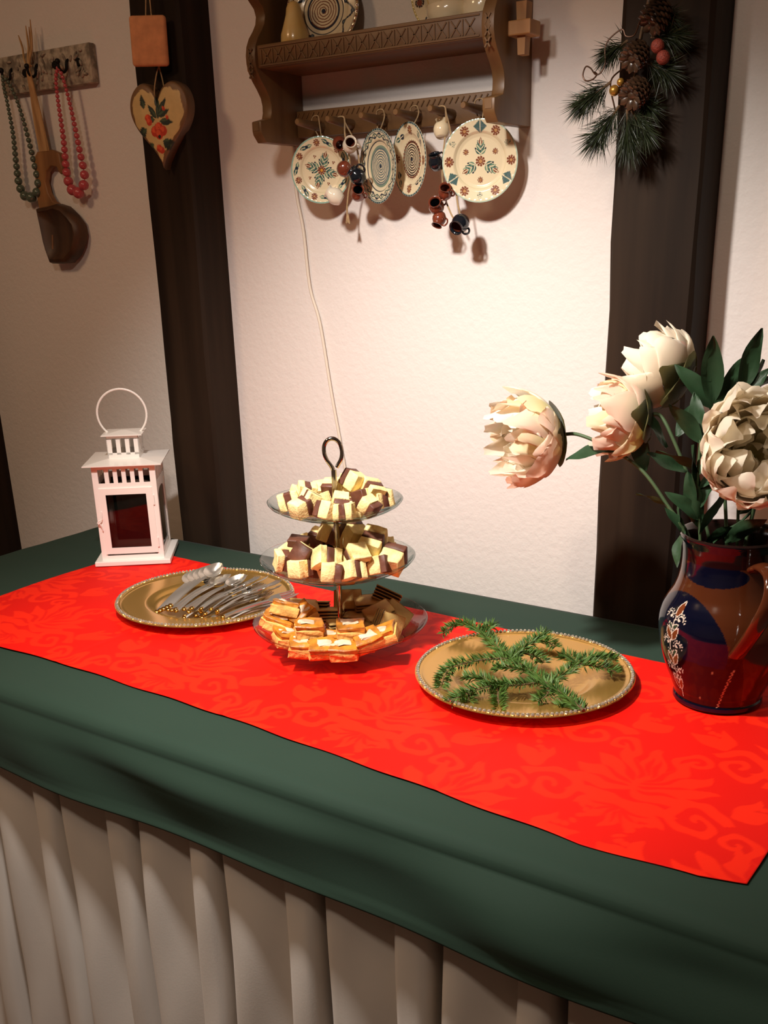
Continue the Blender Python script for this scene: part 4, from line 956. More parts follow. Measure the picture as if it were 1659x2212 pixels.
# ------------------------------------------------------------------ painted plates
MT['majolica'] = mat('painted_majolica', (220, 205, 170), 0.14, paint=True, coat=0.5, spec=0.5)
INK = {'cream': (226, 208, 172), 'teal': (60, 92, 86), 'green': (108, 136, 112), 'brown': (124, 66, 46), 'blue': (34, 46, 62), 'grey': (96, 110, 112), 'dark': (44, 32, 34), 'tan': (186, 140, 90)}
INK = {k: np.array(lin(c)) for k, c in INK.items()}
class Disc:
    """paint on the unit disc of a plate"""
    def __init__(s, nr=84, nt=260):
        r = np.linspace(0.002, 1, nr); th = np.linspace(0, 2 * math.pi, nt, endpoint=False); s.T, s.R = np.meshgrid(th, r)
        s.x = s.R * np.cos(s.T); s.y = s.R * np.sin(s.T); s.C = np.tile(INK['cream'], s.x.shape + (1,))
    def put(s, m, c): s.C = np.where(m[..., None], INK[c] if isinstance(c, str) else np.array(lin(c)), s.C)
    def dot(s, x, y, r, c): s.put(np.hypot(s.x - x, s.y - y) < r, c)
    def ring(s, r0, r1, c): s.put((s.R > r0) & (s.R < r1), c)
    def leaf(s, x, y, a, L, w, c, vein=None):
        u = (s.x - x) * math.cos(a) + (s.y - y) * math.sin(a); v = -(s.x - x) * math.sin(a) + (s.y - y) * math.cos(a)
        t = np.clip(u / L, 0, 1); i = (u > 0) & (u < L); h = w * np.sin(np.pi * t ** .75)
        s.put(i & (np.abs(v) < h), c)
        if vein: s.put(i & (np.abs(v) < .012) & (u < L * .8), vein)
    def flower(s, x, y, r, petals=9, c='brown', c2='tan'):
        for k in range(petals): a = 2 * math.pi * k / petals; s.dot(x + r * math.cos(a), y + r * math.sin(a), r * .30, c)
        s.dot(x, y, r * .72, 'brown'); s.dot(x, y, r * .40, c2)
    def sprig(s, x, y, a, L, c='green', c2='teal'):
        ca, sa = math.cos(a), math.sin(a)
        s.leaf(x, y, a, L, L * .03, 'blue')
        for k, f in enumerate((.12, .36, .58)):
            for sg in (-1, 1): s.leaf(x + L * f * ca, y + L * f * sa, a + sg * (.85 - .12 * k), L * (.46 - .06 * k), L * .12, c2 if (k + (sg > 0)) % 2 else c, 'cream')
        s.leaf(x + L * .6 * ca, y + L * .6 * sa, a, L * .42, L * .11, 'brown' if L > .3 else c2, 'cream')
        for sg in (-1, 1): s.dot(x + L * .52 * math.cos(a + sg * .62), y + L * .52 * math.sin(a + sg * .62), L * .05, 'blue')
    def waves(s, r, amp, n, w, c): s.put(np.abs(s.R - (r + amp * np.sin(s.T * n))) < w, c)
    def spiral(s, r0, r1, n, w, c):
        ph = (s.R * n / (r1 - r0) - s.T / (2 * math.pi)) % 1; s.put((s.R > r0) & (s.R < r1) & (ph < w), c)
def dp_rosettes():
    d = Disc(); d.ring(.965, 1.01, (176, 196, 176)); d.ring(.655, .672, (206, 190, 150))
    for k in range(3): d.sprig(.12 * math.cos(2.1 * k + 1.57), .12 * math.sin(2.1 * k + 1.57), 2.0944 * k + 1.57, .44)
    d.flower(0, 0, .10); 
    for k in range(3): a = 2.0944 * k + .52; d.flower(.45 * math.cos(a), .45 * math.sin(a), .06, 8)
    for k in range(12):
        a = 2 * math.pi * k / 12; x, y = .82 * math.cos(a), .82 * math.sin(a)
        if k % 2 == 0: d.flower(x, y, .095)
        elif k % 4 == 1: d.sprig(x * .9, y * .9, a, .20)
        else:
            u = (d.x - x) * math.cos(a) + (d.y - y) * math.sin(a); v = -(d.x - x) * math.sin(a) + (d.y - y) * math.cos(a)
            m = (np.abs(u) + np.abs(v) * .9 < .16); d.put(m, 'grey'); d.put(m & (((u * 26) % 1 < .35) | ((v * 26) % 1 < .35)), 'teal'); d.put(m & (np.abs(v) < .012), 'cream')
    return d
def dp_cross():
    d = Disc(); d.ring(.955, 1.01, (140, 176, 160)); d.ring(.66, .675, (206, 190, 150))
    for k in range(4): d.sprig(.06 * math.cos(1.57 * k + .9), .06 * math.sin(1.57 * k + .9), 1.5708 * k + .9, .52)
    d.flower(0, 0, .11, 9, 'brown', (210, 150, 60))
    for k in range(4): 
        a = 1.5708 * k + 1.7
        for j in range(3): d.dot(.46 * math.cos(a) + .03 * math.cos(2.1 * j), .46 * math.sin(a) + .03 * math.sin(2.1 * j), .022, 'brown')
    for k in range(14):
        a = 2 * math.pi * k / 14; x, y = .82 * math.cos(a), .82 * math.sin(a)
        if k % 2: d.flower(x, y, .085)
        else: d.leaf(x, y, a + 1.3, .24, .065, 'teal', 'cream'); d.leaf(x, y, a - 1.8, .2, .06, 'green', 'cream'); d.dot(x, y, .05, 'blue')
    return d
def dp_spiral(c, fringe):
    d = Disc(); d.ring(.945, 1.01, (128, 150, 140)); d.put((d.R > .955) & ((d.T * 60 / 6.283) % 1 < .5), 'blue')
    d.ring(.0, .5, c); d.spiral(.06, .46, 6, .45, 'cream'); d.dot(0, 0, .04, 'blue')
    if fringe:
        d.put((d.R > .44) & (d.R < .54 + .08 * (((d.T * 30 / 6.283) % 1) - .5)) & ((d.T * 30 / 6.283) % 1 < .5), 'brown')
        for k in range(8):
            a = 2 * math.pi * k / 8 + .3; x, y = .78 * math.cos(a), .78 * math.sin(a)
            if k % 2: d.flower(x, y, .10)
            else: d.leaf(x, y, a + 1.2, .24, .07, 'teal', 'cream'); d.leaf(x, y, a - 1.9, .24, .07, 'blue', 'cream')
    else:
        d.ring(.50, .56, (120, 140, 120)); d.ring(.66, .685, 'blue'); d.waves(.82, .055, 10, .022, 'blue'); d.waves(.82, -.055, 10, .018, 'teal'); d.ring(.915, .93, 'grey')
        for k in range(20): a = 2 * math.pi * k / 20 + .16; d.dot(.82 * math.cos(a), .82 * math.sin(a), .028, 'teal')
    return d
def dp_bold():
    d = Disc(); d.ring(.95, 1.01, (170, 140, 96)); d.put((d.R > .93) & ((d.T * 50 / 6.283) % 1 < .4), 'brown')
    d.spiral(.06, .40, 5, .35, 'brown'); d.ring(.40, .45, 'blue'); d.dot(0, 0, .06, 'blue'); d.ring(.54, .56, 'blue'); d.waves(.75, .10, 8, .03, 'blue')
    for k in range(16): a = 2 * math.pi * k / 16; q = .75 + (.10 if k % 2 else -.10) * -1; d.dot(q * math.cos(a + .2), q * math.sin(a + .2), .058, 'blue'); d.dot(q * math.cos(a + .2), q * math.sin(a + .2), .03, 'grey')
    d.ring(.905, .925, 'blue'); return d
def dp_sparse():
    d = Disc(); d.ring(.955, 1.01, (196, 176, 110)); d.ring(.62, .66, (204, 178, 118))
    for k in range(10):
        a = 2 * math.pi * k / 10; x, y = .81 * math.cos(a), .81 * math.sin(a)
        if k % 2: d.flower(x, y, .085, 10, 'dark', 'brown')
        else:
            for s in (-1, 1): d.put((np.abs(np.hypot(d.x - x - s * .07 * math.sin(a), d.y - y + s * .07 * math.cos(a)) - .055) < .016), 'blue')
            d.leaf(x * .9, y * .9, a, .18, .022, 'blue')
    return d
def plate(name, label, d, loc, normal, spin, rad, cord=None, group='painted plates'):
    """loc: centre; normal: way the face looks"""
    t = thing(name, label, 'plate', loc, group=group)
    q = Vector(normal).normalized(); up = Vector((0, 0, 1)); ex = up.cross(q).normalized(); ey = q.cross(ex)
    m = Matrix((ex, ey, q)).transposed().to_4x4() @ Matrix.Rotation(spin, 4, 'Z')
    # face profile: flat well, raised rim
    R = d.R; Zf = np.interp(R, [0, .58, .66, .72, .97, 1.0], [0, 0, .025, .075, .115, .11]) * rad
    Zf = Zf + np.where(R > .93, .004 * rad * np.sin(d.T * 40), 0)
    P = np.stack([d.x * rad, d.y * rad, Zf], -1); v, f = gridmesh(P, True); 
    a = link('glazed_face', npmesh('glazed_face', v, f, d.C.reshape(-1, 3)), MT['majolica'], t); a.matrix_local = m
    b = Mesh().add(*lathe([(1.0 * rad, .11 * rad), (1.005 * rad, .10 * rad), (.97 * rad, .09 * rad), (.72 * rad, .045 * rad), (.6 * rad, -.035 * rad), (.45 * rad, -.04 * rad), (0, -.03 * rad)], 64)).build('back', MT['plate_back'], t, smooth=50); b.matrix_local = m
    if cord:
        o = Vector(loc); top = m @ Vector((0, rad * .9, .05 * rad)) if abs(spin) < .01 else (Matrix((ex, ey, q)).transposed().to_4x4() @ Vector((0, rad * .9, -.03 * rad)))
        px, py, pz = cord
        pts = [top, Vector((px - .0075, py, pz - .004)) - o, Vector((px - .006, py, pz + .008)) - o, Vector((px + .006, py, pz + .009)) - o, Vector((px + .0085, py, pz - .004)) - o, top + Vector((.003, 0, 0))]
        Mesh().add(*tube(spline(pts, 6), .0011, 6)).build('hanging_cord', MT['cord'], t, smooth=60)
    return t
MT['plate_back'] = mat('plate_back_glaze', (206, 190, 160), 0.2, coat=0.4)
def view_from(x, y, z): return Vector((0 - x, -1.6957 - y, T + .6318 - z))
def turned(x, y, z, deg, tilt=0.0):
    """direction deg to the left (seen from the photo) of the line to the camera"""
    v = view_from(x, y, z); v.z *= .3; v.normalize(); return Matrix.Rotation(math.radians(-deg), 3, 'Z') @ v + Vector((0, 0, tilt))
PG = 'painted plates hanging under the shelf'
plate('hanging_plate', 'cream plate with a green leaf cross, leftmost under the shelf', dp_cross(), (-1.255, -.048, T + .753), turned(-1.255, -.048, T + .753, 16), .35, .0565, (-1.270, -.040, T + .827 + .0075), PG)
plate('hanging_plate', 'plate with large grey green spiral and wavy rim, turned sideways under the shelf', dp_spiral('grey', False), (-1.122, -.050, T + .7525), turned(-1.122, -.05, T + .7525, 58), 0, .0605, (-1.130, -.036, T + .827 + .0075), PG)
plate('hanging_plate', 'plate with brown edged spiral and floral rim, turned sideways under the shelf', dp_spiral('dark', True), (-1.056, -.050, T + .760), turned(-1.056, -.05, T + .76, 60), .4, .0590, (-1.059, -.036, T + .827 + .0075), PG)
plate('hanging_plate', 'cream plate with leaf sprigs and brown rosettes, rightmost under the shelf', dp_rosettes(), (-.919, -.052, T + .750), turned(-.919, -.06, T + .75, 10), .0, .0635, (-.928, -.042, T + .827 + .0075), PG)
PS = 'painted plates standing on the shelf'
plate('shelf_plate', 'plate with bold dark blue swirls leaning on the shelf behind the pear', dp_bold(), (-1.240, -.042, T + 1.006), turned(-1.232, -.06, T + 1.0, 22, .22), .5, .0675, None, PS)
plate('shelf_plate', 'cream plate with sparse dark scrolls leaning at the right of the shelf', dp_sparse(), (-.985, -.030, T + 1.010), turned(-.985, -.03, T + 1.01, 24, .2), .3, .072, None, PS)

# ceramics on the shelf
MT['pear'] = mat('ceramic_pear', (222, 190, 128), 0.25, col2=(206, 160, 82), vscale=12, coat=0.4)
MT['creampot'] = mat('cream_glaze', (226, 206, 170), 0.16, coat=0.5)
MT['redbrown'] = mat('red_brown_glaze', (112, 52, 34), 0.18, coat=0.5, var=0.2, vscale=60)
MT['blackglaze'] = mat('black_blue_glaze', (20, 24, 30), 0.1, coat=0.6)
MT['whiteglaze'] = mat('white_glaze', (226, 212, 190), 0.12, coat=0.6)
SHZ = T + .9352
t = thing('ceramic_pear', 'yellow cream ceramic pear standing in front of the swirl plate', 'ornament', (-1.277, -.079, SHZ))
Mesh().add(*lathe([(0, 0), (.014, .001), (.022, .008), (.0255, .020), (.0245, .034), (.019, .050), (.0145, .064), (.013, .074), (.010, .081), (.004, .085), (0, .0855)], 28)).build('body', MT['pear'], t, smooth=80)
Mesh().add(*tube([(0, 0, .084), (.001, 0, .091), (.004, 0, .097)], [.0016, .0014, .0018], 6)).build('stalk', MT['bark'], t)
def pot(name, label, cat, loc, s, m, rot=(0, 0, 0), handle=True, inner=None, group=None, prof=None):
    t = thing(name, label, cat, loc, rot, group)
    prof = prof or [(0, 0), (.30, .0), (.34, .04), (.46, .25), (.50, .45), (.46, .64), (.36, .80), (.33, .88), (.40, 1.0), (.36, 1.0), (.29, .88), (.32, .80), (.42, .62), (.44, .45), (.30, .10), (0, .08)]
    Mesh().add(*lathe([(r * s, z * s) for r, z in prof], 22)).build('body', m, t, smooth=60)
    if inner: Mesh().add(*lathe([(.28 * s, .87 * s), (.31 * s, .8 * s), (.41 * s, .62 * s), (.43 * s, .45 * s), (.29 * s, .12 * s), (0, .10 * s)], 22)).build('inside', inner, t, smooth=60)
    if handle: Mesh().add(*tube(spline([(.34 * s, 0, .86 * s), (.55 * s, 0, .88 * s), (.68 * s, 0, .66 * s), (.62 * s, 0, .42 * s), (.48 * s, 0, .32 * s)], 5), .06 * s, 8)).build('handle', m, t, smooth=60)
    return t
pot('sugar_bowl', 'cream ceramic bowl in front of the right shelf plate', 'bowl', (-.968, -.066, SHZ), .058, MT['creampot'], (0, 0, 1.0), True, MT['creampot'], None,
    [(0, .0), (.30, .0), (.33, .05), (.55, .25), (.66, .50), (.68, .72), (.64, .76), (.60, .70), (.58, .50), (.45, .25), (0, .10)])
pot('ceramic_jar', 'cream ceramic jar at the right end of the shelf', 'jar', (-.906, -.066, SHZ), .072, MT['creampot'], (0, 0, .4), True, MT['dark_iron'])

# strings of miniature jugs
def jug_string(label, peg, cords, group):
    t = thing('jug_string', label, 'cord', (peg[0], peg[1], T + peg[2]))
    o = Vector((peg[0], peg[1], T + peg[2]))
    for i, c in enumerate(cords): Mesh().add(*tube(spline([Vector((x, y, T + z)) - o for x, y, z in c], 6), .0016, 6)).build('cord', MT['cord'], t, smooth=60)
    return t
MJ = 'miniature jugs strung under the shelf'
B, K, W_, I = MT['redbrown'], MT['blackglaze'], MT['whiteglaze'], MT['redbrown']
def mini(label, x, y, z, s, m, rot, inner=None):
    pot('miniature_jug', label, 'jug', (x, y, T + z), s, m, rot, True, inner, MJ)
jug_string('hemp cord with miniature jugs hanging from the second peg', (-1.202, -.055, .836),
           [[(-1.2095, -.055, .826), (-1.208, -.055, .836), (-1.196, -.055, .836), (-1.1935, -.055, .828), (-1.186, -.066, .806), (-1.181, -.062, .770), (-1.180, -.062, .735), (-1.186, -.062, .712), (-1.190, -.062, .690)],
            [(-1.1935, -.055, .828), (-1.172, -.053, .79), (-1.160, -.060, .75), (-1.158, -.062, .722)],
            [(-1.190, -.062, .690), (-1.191, -.061, .675), (-1.1895, -.061, .662)], [(-1.1895, -.061, .676), (-1.1865, -.061, .660)], [(-1.1905, -.061, .676), (-1.1935, -.061, .661)]], MJ)
mini('red brown miniature jug, topmost on the left cord', -1.2095, -.056, .797, .024, B, (1.9, .2, .9), I)
mini('cream miniature cup with brown inside on the left cord', -1.180, -.062, .784, .027, W_, (1.2, .3, .6), B)
mini('red brown miniature pot seen from below on the left cord', -1.180, -.082, .748, .028, B, (-1.35, .1, .55), I)
mini('black blue miniature jug on the left cord', -1.146, -.072, .728, .029, K, (.5, -.7, .2), I)
mini('white miniature jug near the tassel of the left cord', -1.190, -.078, .699, .030, W_, (-.9, .5, 2.4), None)
mini('red brown miniature jug beside the white one on the left cord', -1.162, -.066, .703, .027, B, (1.0, .4, .4), MT['blackglaze'])
jug_string('hemp cord with miniature jugs hanging from the fifth peg', (-.991, -.058, .836),
           [[(-.9985, -.058, .826), (-.997, -.058, .836), (-.985, -.058, .836), (-.9825, -.058, .828), (-.984, -.056, .800), (-.987, -.062, .750), (-.986, -.062, .712), (-.980, -.062, .690), (-.970, -.064, .672), (-.964, -.064, .662)],
            [(-.9825, -.058, .828), (-.972, -.058, .79), (-.956, -.068, .70), (-.951, -.066, .672), (-.950, -.064, .660)]], MJ)
mini('cream miniature jug with brown drawing, topmost on the right cord', -.991, -.058, .790, .029, MT['creampot'], (.2, .3, 2.6), None)
mini('black blue miniature jug half hidden behind the rosette plate', -.9965, -.063, .741, .026, K, (.3, -.4, 1.0), None)
mini('red brown miniature pot on the right cord below the plates', -.978, -.068, .697, .025, B, (.9, .3, .3), I)
mini('red brown miniature jug with open mouth on the right cord', -.993, -.068, .676, .027, B, (1.0, -.3, .5), MT['blackglaze'])
mini('red brown miniature pot hanging upside down on the right cord', -.985, -.070, .672, .024, B, (2.6, .2, .2), I)
mini('shiny black miniature jug, lowest on the right cord', -.944, -.062, .661, .031, K, (2.2, .7, .4), B)

# ------------------------------------------------------------------ lamp cable on the wall
pts = [(-1.356, -.006, .86), (-1.354, -.006, .79), (-1.350, -.006, .716), (-1.338, -.006, .65), (-1.329, -.006, .547), (-1.308, -.006, .477), (-1.287, -.006, .342), (-1.269, -.006, .241), (-1.257, -.006, .165), (-1.245, -.006, .06), (-1.24, -.006, -.05), (-1.235, -.006, -.2)]
o = Mesh().add(*tube(spline([V(*p) for p in pts], 8), .0030, 8)).build('power_cable', MT['white_plastic'], smooth=60)
tag(o, 'thin white power cable running down the plaster from the shelf', 'cable')

# ------------------------------------------------------------------ hook rail at the left
def hook_rail():
    t = thing('hook_rail', 'pale carved hook rail on the left plaster panel', 'hook rail', V(-2.02, 0, .99)); o = Vector(V(-2.02, 0, .99))
    MT['stone'] = mat('weathered_carving', (186, 170, 150), 0.85, col2=(120, 108, 94), vscale=55, bump=1.0, bscale=90, bdist=0.004)
    M = Mesh(); v, f = rbox(.30, .018, .075, .003, 2)
    Mesh().add(v, f).build('board', MT['stone'], t, loc=(0, -.010, 0), smooth=40)
    C = Mesh(); r = random.Random(2)
    for k in range(46):                                    # raised leaf carving
        x, z = r.uniform(-.135, .135), r.uniform(-.028, .028)
        C.add(*sphere(.006, 8, 5), Matrix.Translation((x, -.0205, z)) @ Matrix.Rotation(r.uniform(0, 3), 4, 'Y') @ Matrix.Diagonal((r.uniform(.8, 1.9), .7, .5, 1)))
    tag(C.build('relief', MT['stone'], t, smooth=60), kind='stuff')
    for x in (-.107, -.020, .080):
        h = Mesh().add(*tube(spline([(x, -.018, .012), (x, -.024, .006), (x, -.026, -.006), (x, -.034, -.013), (x, -.044, -.008), (x, -.047, .004)], 5), .003, 8)); h.add(*sphere(.0058, 10, 6), Matrix.Translation((x, -.047, .006)))
        h.build('hook', MT['dark_iron'], t, smooth=60)
    for x, z in ((.038, .006), (-.062, .000), (.112, .004)): Mesh().add(*lathe([(0, 0), (.0085, 0), (.007, .003), (0, .004)], 14)).build('rosette', MT['dark_iron'], t, loc=(x + .0, -.0195, z), rot=(math.pi / 2, 0, 0), smooth=40)
hook_rail()

def necklace(name, label, m, path, r0, r1, power=2.0):
    p = spline([V(*q) for q in path], 24); t = thing(name, label, 'necklace', p[0]); o = p[0].copy()
    L = [0]; 
    for a, b in zip(p[:-1], p[1:]): L.append(L[-1] + (b - a).length)
    tot = L[-1]; s = 0.0; bm = Mesh().add(*sphere(1.0, 12, 8)).data('bead', 180); bm.materials.append(m)
    Mesh().add(*tube([q - o for q in p[::3]] + [p[-1] - o], .0008, 5)).build('thread', MT['cord'], t)
    while s < tot:
        u = 1 - abs(2 * s / tot - 1); r = r0 + (r1 - r0) * u ** power
        i = max(0, min(len(p) - 2, int(np.searchsorted(L, s)) - 1)); q = p[i].lerp(p[i + 1], (s - L[i]) / max(1e-6, L[i + 1] - L[i]))
        b = link('bead', bm, None, t, loc=q - o, scale=(r, r, r * .95)); s += r * 1.9
MT['pinkbead'] = mat('dusky_pink_beads', (190, 78, 84), 0.25, coat=0.4, var=0.1, vscale=40)
MT['greenbead'] = mat('grey_green_beads', (84, 96, 80), 0.22, coat=0.4, var=0.15, vscale=40)
necklace('bead_necklace', 'dusky pink graduated bead necklace on the right hook', MT['pinkbead'], [(-1.945, -.044, .984), (-1.957, -.042, .968), (-1.967, -.036, .932), (-1.972, -.030, .851), (-1.978, -.028, .785), (-1.970, -.028, .754), (-1.951, -.030, .742), (-1.931, -.030, .750), (-1.921, -.028, .775), (-1.925, -.030, .830), (-1.930, -.034, .902), (-1.936, -.040, .960), (-1.942, -.044, .984)], .0042, .0135, 2.2)
necklace('bead_necklace', 'grey green bead necklace on the left hook behind the wooden ladle', MT['greenbead'], [(-2.127, -.046, .984), (-2.133, -.042, .965), (-2.137, -.036, .940), (-2.142, -.028, .875), (-2.148, -.026, .815), (-2.148, -.026, .768), (-2.132, -.026, .742), (-2.105, -.024, .742), (-2.085, -.022, .765), (-2.092, -.024, .835), (-2.102, -.030, .915), (-2.112, -.040, .965), (-2.124, -.046, .984)], .0042, .0125, 2.2)

# carved wooden ladle
def ladle():
    t = thing('wooden_ladle', 'carved brown wooden ladle with hooked handle hanging between the necklaces', 'ladle', V(-2.04, -.008, .75)); o = Vector((-2.04, .75))
    MT['ladle'] = wood('ladle_wood', (160, 112, 66), (124, 82, 46), 0.5, axis=2, scale=26); MT['ladle_dark'] = wood('ladle_dark_wood', (88, 58, 36), (60, 38, 24), 0.5, axis=2, scale=26); MT['raffia'] = wood('raffia', (196, 156, 106), (160, 120, 76), 0.8, axis=2, scale=90)
    hk = [(-2.0758, .8326), (-2.0278, .834), (-2.0015, .8255), (-2.0008, .8073), (-1.9962, .7958), (-2.0003, .7833), (-2.0062, .7822), (-2.012, .7881), (-2.0168, .7983), (-2.0352, .8006), (-2.0529, .7901), (-2.0612, .7705), (-2.0568, .7472), (-2.0439, .7293), (-2.0285, .723), (-2.0550, .7130), (-2.0955, .7120), (-2.0977, .7429), (-2.0939, .7864), (-2.0914, .8178)]
    Mesh().add(*prism([(x - o.x, z - o.y) for x, z in hk], .015, .0035, 3)).build('handle', MT['ladle'], t, smooth=50)
    # bowl: hollow half-egg, opening to the left front
    ol = [(-2.0945, .716), (-2.055, .7190), (-2.0285, .723), (-2.0015, .7163), (-1.977, .6982), (-1.9597, .6804), (-1.9564, .6571), (-1.9667, .6339), (-1.985, .6134), (-2.0122, .5972), (-2.045, .5955), (-2.0709, .5961), (-2.079, .618), (-2.0855, .6417), (-2.0896, .6777), (-2.093, .702)]
    c = Vector((sum(p[0] for p in ol) / len(ol), sum(p[1] for p in ol) / len(ol))); n = len(ol); v = []; f = []
    rings = [(1.0, .0), (1.0, -.016), (.95, -.026), (.84, -.030), (.78, -.026), (.55, -.017), (.25, -.013)]
    for s, y in rings: v += [(c.x + (x - c.x) * s - o.x, y, c.y + (z - c.y) * s - o.y) for x, z in ol]
    for j in range(len(rings) - 1):
        for k in range(n): f.append((j * n + k, (j + 1) * n + k, (j + 1) * n + (k + 1) % n, j * n + (k + 1) % n))
    f.append(tuple((len(rings) - 1) * n + k for k in range(n))); f.append(tuple(reversed(range(n))))
    Mesh().add(v, f).build('bowl', MT['ladle_dark'], t, smooth=50)
    for x0, z0, x1, z1 in ((-.018, -.092, -.022, -.150), (-.044, -.095, -.048, -.125)): Mesh().add(*tube([(x0, -.016, z0), ((x0 + x1) / 2, -.0185, (z0 + z1) / 2), (x1, -.017, z1)], [.002, .0026, .0015], 6)).build('carved_groove', MT['ladle'], t)
    # raffia strap up to the middle hook, loose ends above
    M = Mesh(); r = random.Random(9)
    for k in range(9):
        dx = (k - 4) * .0028; M.add(*tube(spline([(-.010 + dx * 1.4, -.014, .082), (-.012 + dx * 1.2, -.018, .14), (-.008 + dx * .7, -.026, .20), (-.001 + dx * .4, -.036, .236 + .001 * k), (0 + dx * .5, -.030, .247)], 5), .0019, 5))
    for x1, z1 in ((-.035, .31), (-.007, .325), (.010, .335), (.003, .322), (.008, .318)): M.add(*tube(spline([(0, -.034, .238), (x1 * .4, -.032, .26), (x1 * .7, -.024, .285), (x1, -.022, z1)], 4), [.0022] * 11 + [.0016, .0010], 5))
    M.build('raffia_strap', MT['raffia'], t, smooth=60)
ladle()

# ------------------------------------------------------------------ painted heart and clay tag on the left post
PY = -.085
def heart():
    t = thing('wooden_heart', 'painted wooden heart with red flowers hanging on the dark post', 'ornament', (-1.600, PY, T + .845), (0, 0, math.radians(8)))
    # outline
    def hp(a):
        x = 16 * math.sin(a) ** 3; y = 13 * math.cos(a) - 5 * math.cos(2 * a) - 2 * math.cos(3 * a) - math.cos(4 * a)
        return x / 16 * .068, (y + 2.6) / 14.5 * .0745
    nt, nr = 160, 60; ang = np.linspace(0, 2 * math.pi, nt, endpoint=False); ol = np.array([hp(a) for a in ang]); cx, cz = 0, -.002
    rs = np.concatenate([np.linspace(0.01, .9, 46), np.linspace(.91, 1.0, 14)])
    P = []
    for q in rs:
        dy = -.020 - .006 * math.sqrt(max(0, 1 - q ** 6)); P.append(np.stack([cx + (ol[:, 0] - cx) * q, np.full(nt, dy - .002), cz + (ol[:, 1] - cz) * q], -1))
    P = np.array(P); x, z = P[..., 0] / .07, P[..., 2] / .07; Rr = np.repeat(rs[:, None], nt, 1)
    nz = np.array([noise.noise(Vector((math.cos(a) * 5, math.sin(a) * 5, 1.0))) for a in ang])[None, :]
    C = np.tile(np.array(lin((206, 174, 116))), x.shape + (1,)); 
    C = np.where((Rr > .88 + .10 * nz)[..., None], np.array(lin((120, 86, 54))), C)
    def put(m, c): 
        nonlocal C; C = np.where(m[..., None], np.array(lin(c)), C)
    def leaf(cx, cz, a, L, w, c):
        u = (x - cx) * math.cos(a) + (z - cz) * math.sin(a); v = -(x - cx) * math.sin(a) + (z - cz) * math.cos(a); tt = np.clip(u / L, 0, 1); put((u > 0) & (u < L) & (np.abs(v) < w * np.sin(np.pi * tt ** .8)), c)
    G, G2, RD, RL = (34, 46, 38), (66, 84, 58), (190, 50, 24), (222, 84, 44)
    for (a_, b_, c_, L_, w_) in ((.0, .18, 1.5, .42, .05), (.02, .30, .9, .40, .06), (.0, .25, .35, .34, .07), (.05, .12, -.1, .36, .07), (-.05, .2, 2.2, .36, .06), (-.12, .15, 2.9, .25, .07), (-.45, .45, 1.7, .3, .07), (-.42, -.05, 3.6, .28, .09), (-.25, -.42, 3.9, .25, .09), (.12, -.4, -.6, .33, .09), (.1, -.38, -.1, .3, .06), (.05, .45, 1.9, .25, .06)):
        leaf(a_, b_, c_, L_ * 1.25, w_ * 1.3, G); leaf(a_ + .02, b_ + .02, c_ + .1, L_ * .8, w_ * .45, G2)
    for cx_, cz_, r_ in ((-.13, -.12, .14), (0, -.05, .15), (.14, -.12, .13), (.0, -.2, .13), (-.05, -.55, .10), (.03, -.6, .09), (-.34, .22, .10), (-.30, .12, .09), (.22, .42, .05), (.32, .2, .05)):
        put(np.hypot(x - cx_, z - cz_) < r_, RD); put(np.hypot(x - cx_ + .03, z - cz_ - .04) < r_ * .55, RL)
    put(np.hypot(x - .0, z + .26) < .05, (30, 20, 18))
    v, f = gridmesh(P, True); link('painted_face', npmesh('painted_face', v, f[:, ::-1], C.reshape(-1, 3)), MT['heartpaint'], t)
    sd = []
    for y in (-.022, -.018, -.010, -.002): sd.append(np.stack([ol[:, 0] * (1.0 if y < -.02 else 1.03), np.full(nt, y), cz + (ol[:, 1] - cz) * (1.0 if y < -.02 else 1.03)], -1))
    v, f = gridmesh(np.array(sd), True); link('edge', npmesh('edge', v, f[:, ::-1], smooth=50), MT['heartwood'], t)
    Mesh().add(*tube(spline([(-.004, -.026, .040), (-.006, -.022, .064), (.000, -.018, .092), (.004, -.014, .104)], 5), .0013, 6)).build('cord', MT['cord'], t); Mesh().add(*tube(spline([(.010, -.012, .060), (.008, -.012, .078), (.004, -.012, .096), (.003, -.014, .104)], 5), .0013, 6)).build('cord', MT['cord'], t)
MT['heartpaint'] = mat('heart_paint', (200, 170, 110), 0.5, paint=True, var=0.08, vscale=60, bump=0.2, bscale=120)
MT['heartwood'] = wood('heart_wood', (112, 82, 54), (84, 60, 40), 0.6, axis=2, scale=30)
heart()
MT['clay'] = mat('terracotta', (206, 138, 92), 0.85, var=0.14, vscale=60, bump=0.4, bscale=180, bdist=0.001)
t = thing('clay_tag', 'plain terracotta tag hanging above the painted heart', 'ornament', (-1.594, -.118, T + .988), (0, .02, math.radians(27)))
Mesh().add(*rbox(.070, .014, .084, .006, 4)).build('tag', MT['clay'], t, smooth=60)
Mesh().add(*tube([(-.003, 0, .040), (.000, .003, .080), (.004, .006, .135)], .0013, 6)).build('cord', MT['cord'], t); Mesh().add(*tube([(.008, 0, .040), (.006, .003, .080), (.004, .006, .135)], .0013, 6)).build('cord', MT['cord'], t)
Mesh().add(*tube([(0, .006, .135), (.004, .030, .137), (.006, .0365, .137)], .002, 6)).build('nail', MT['dark_iron'], t)

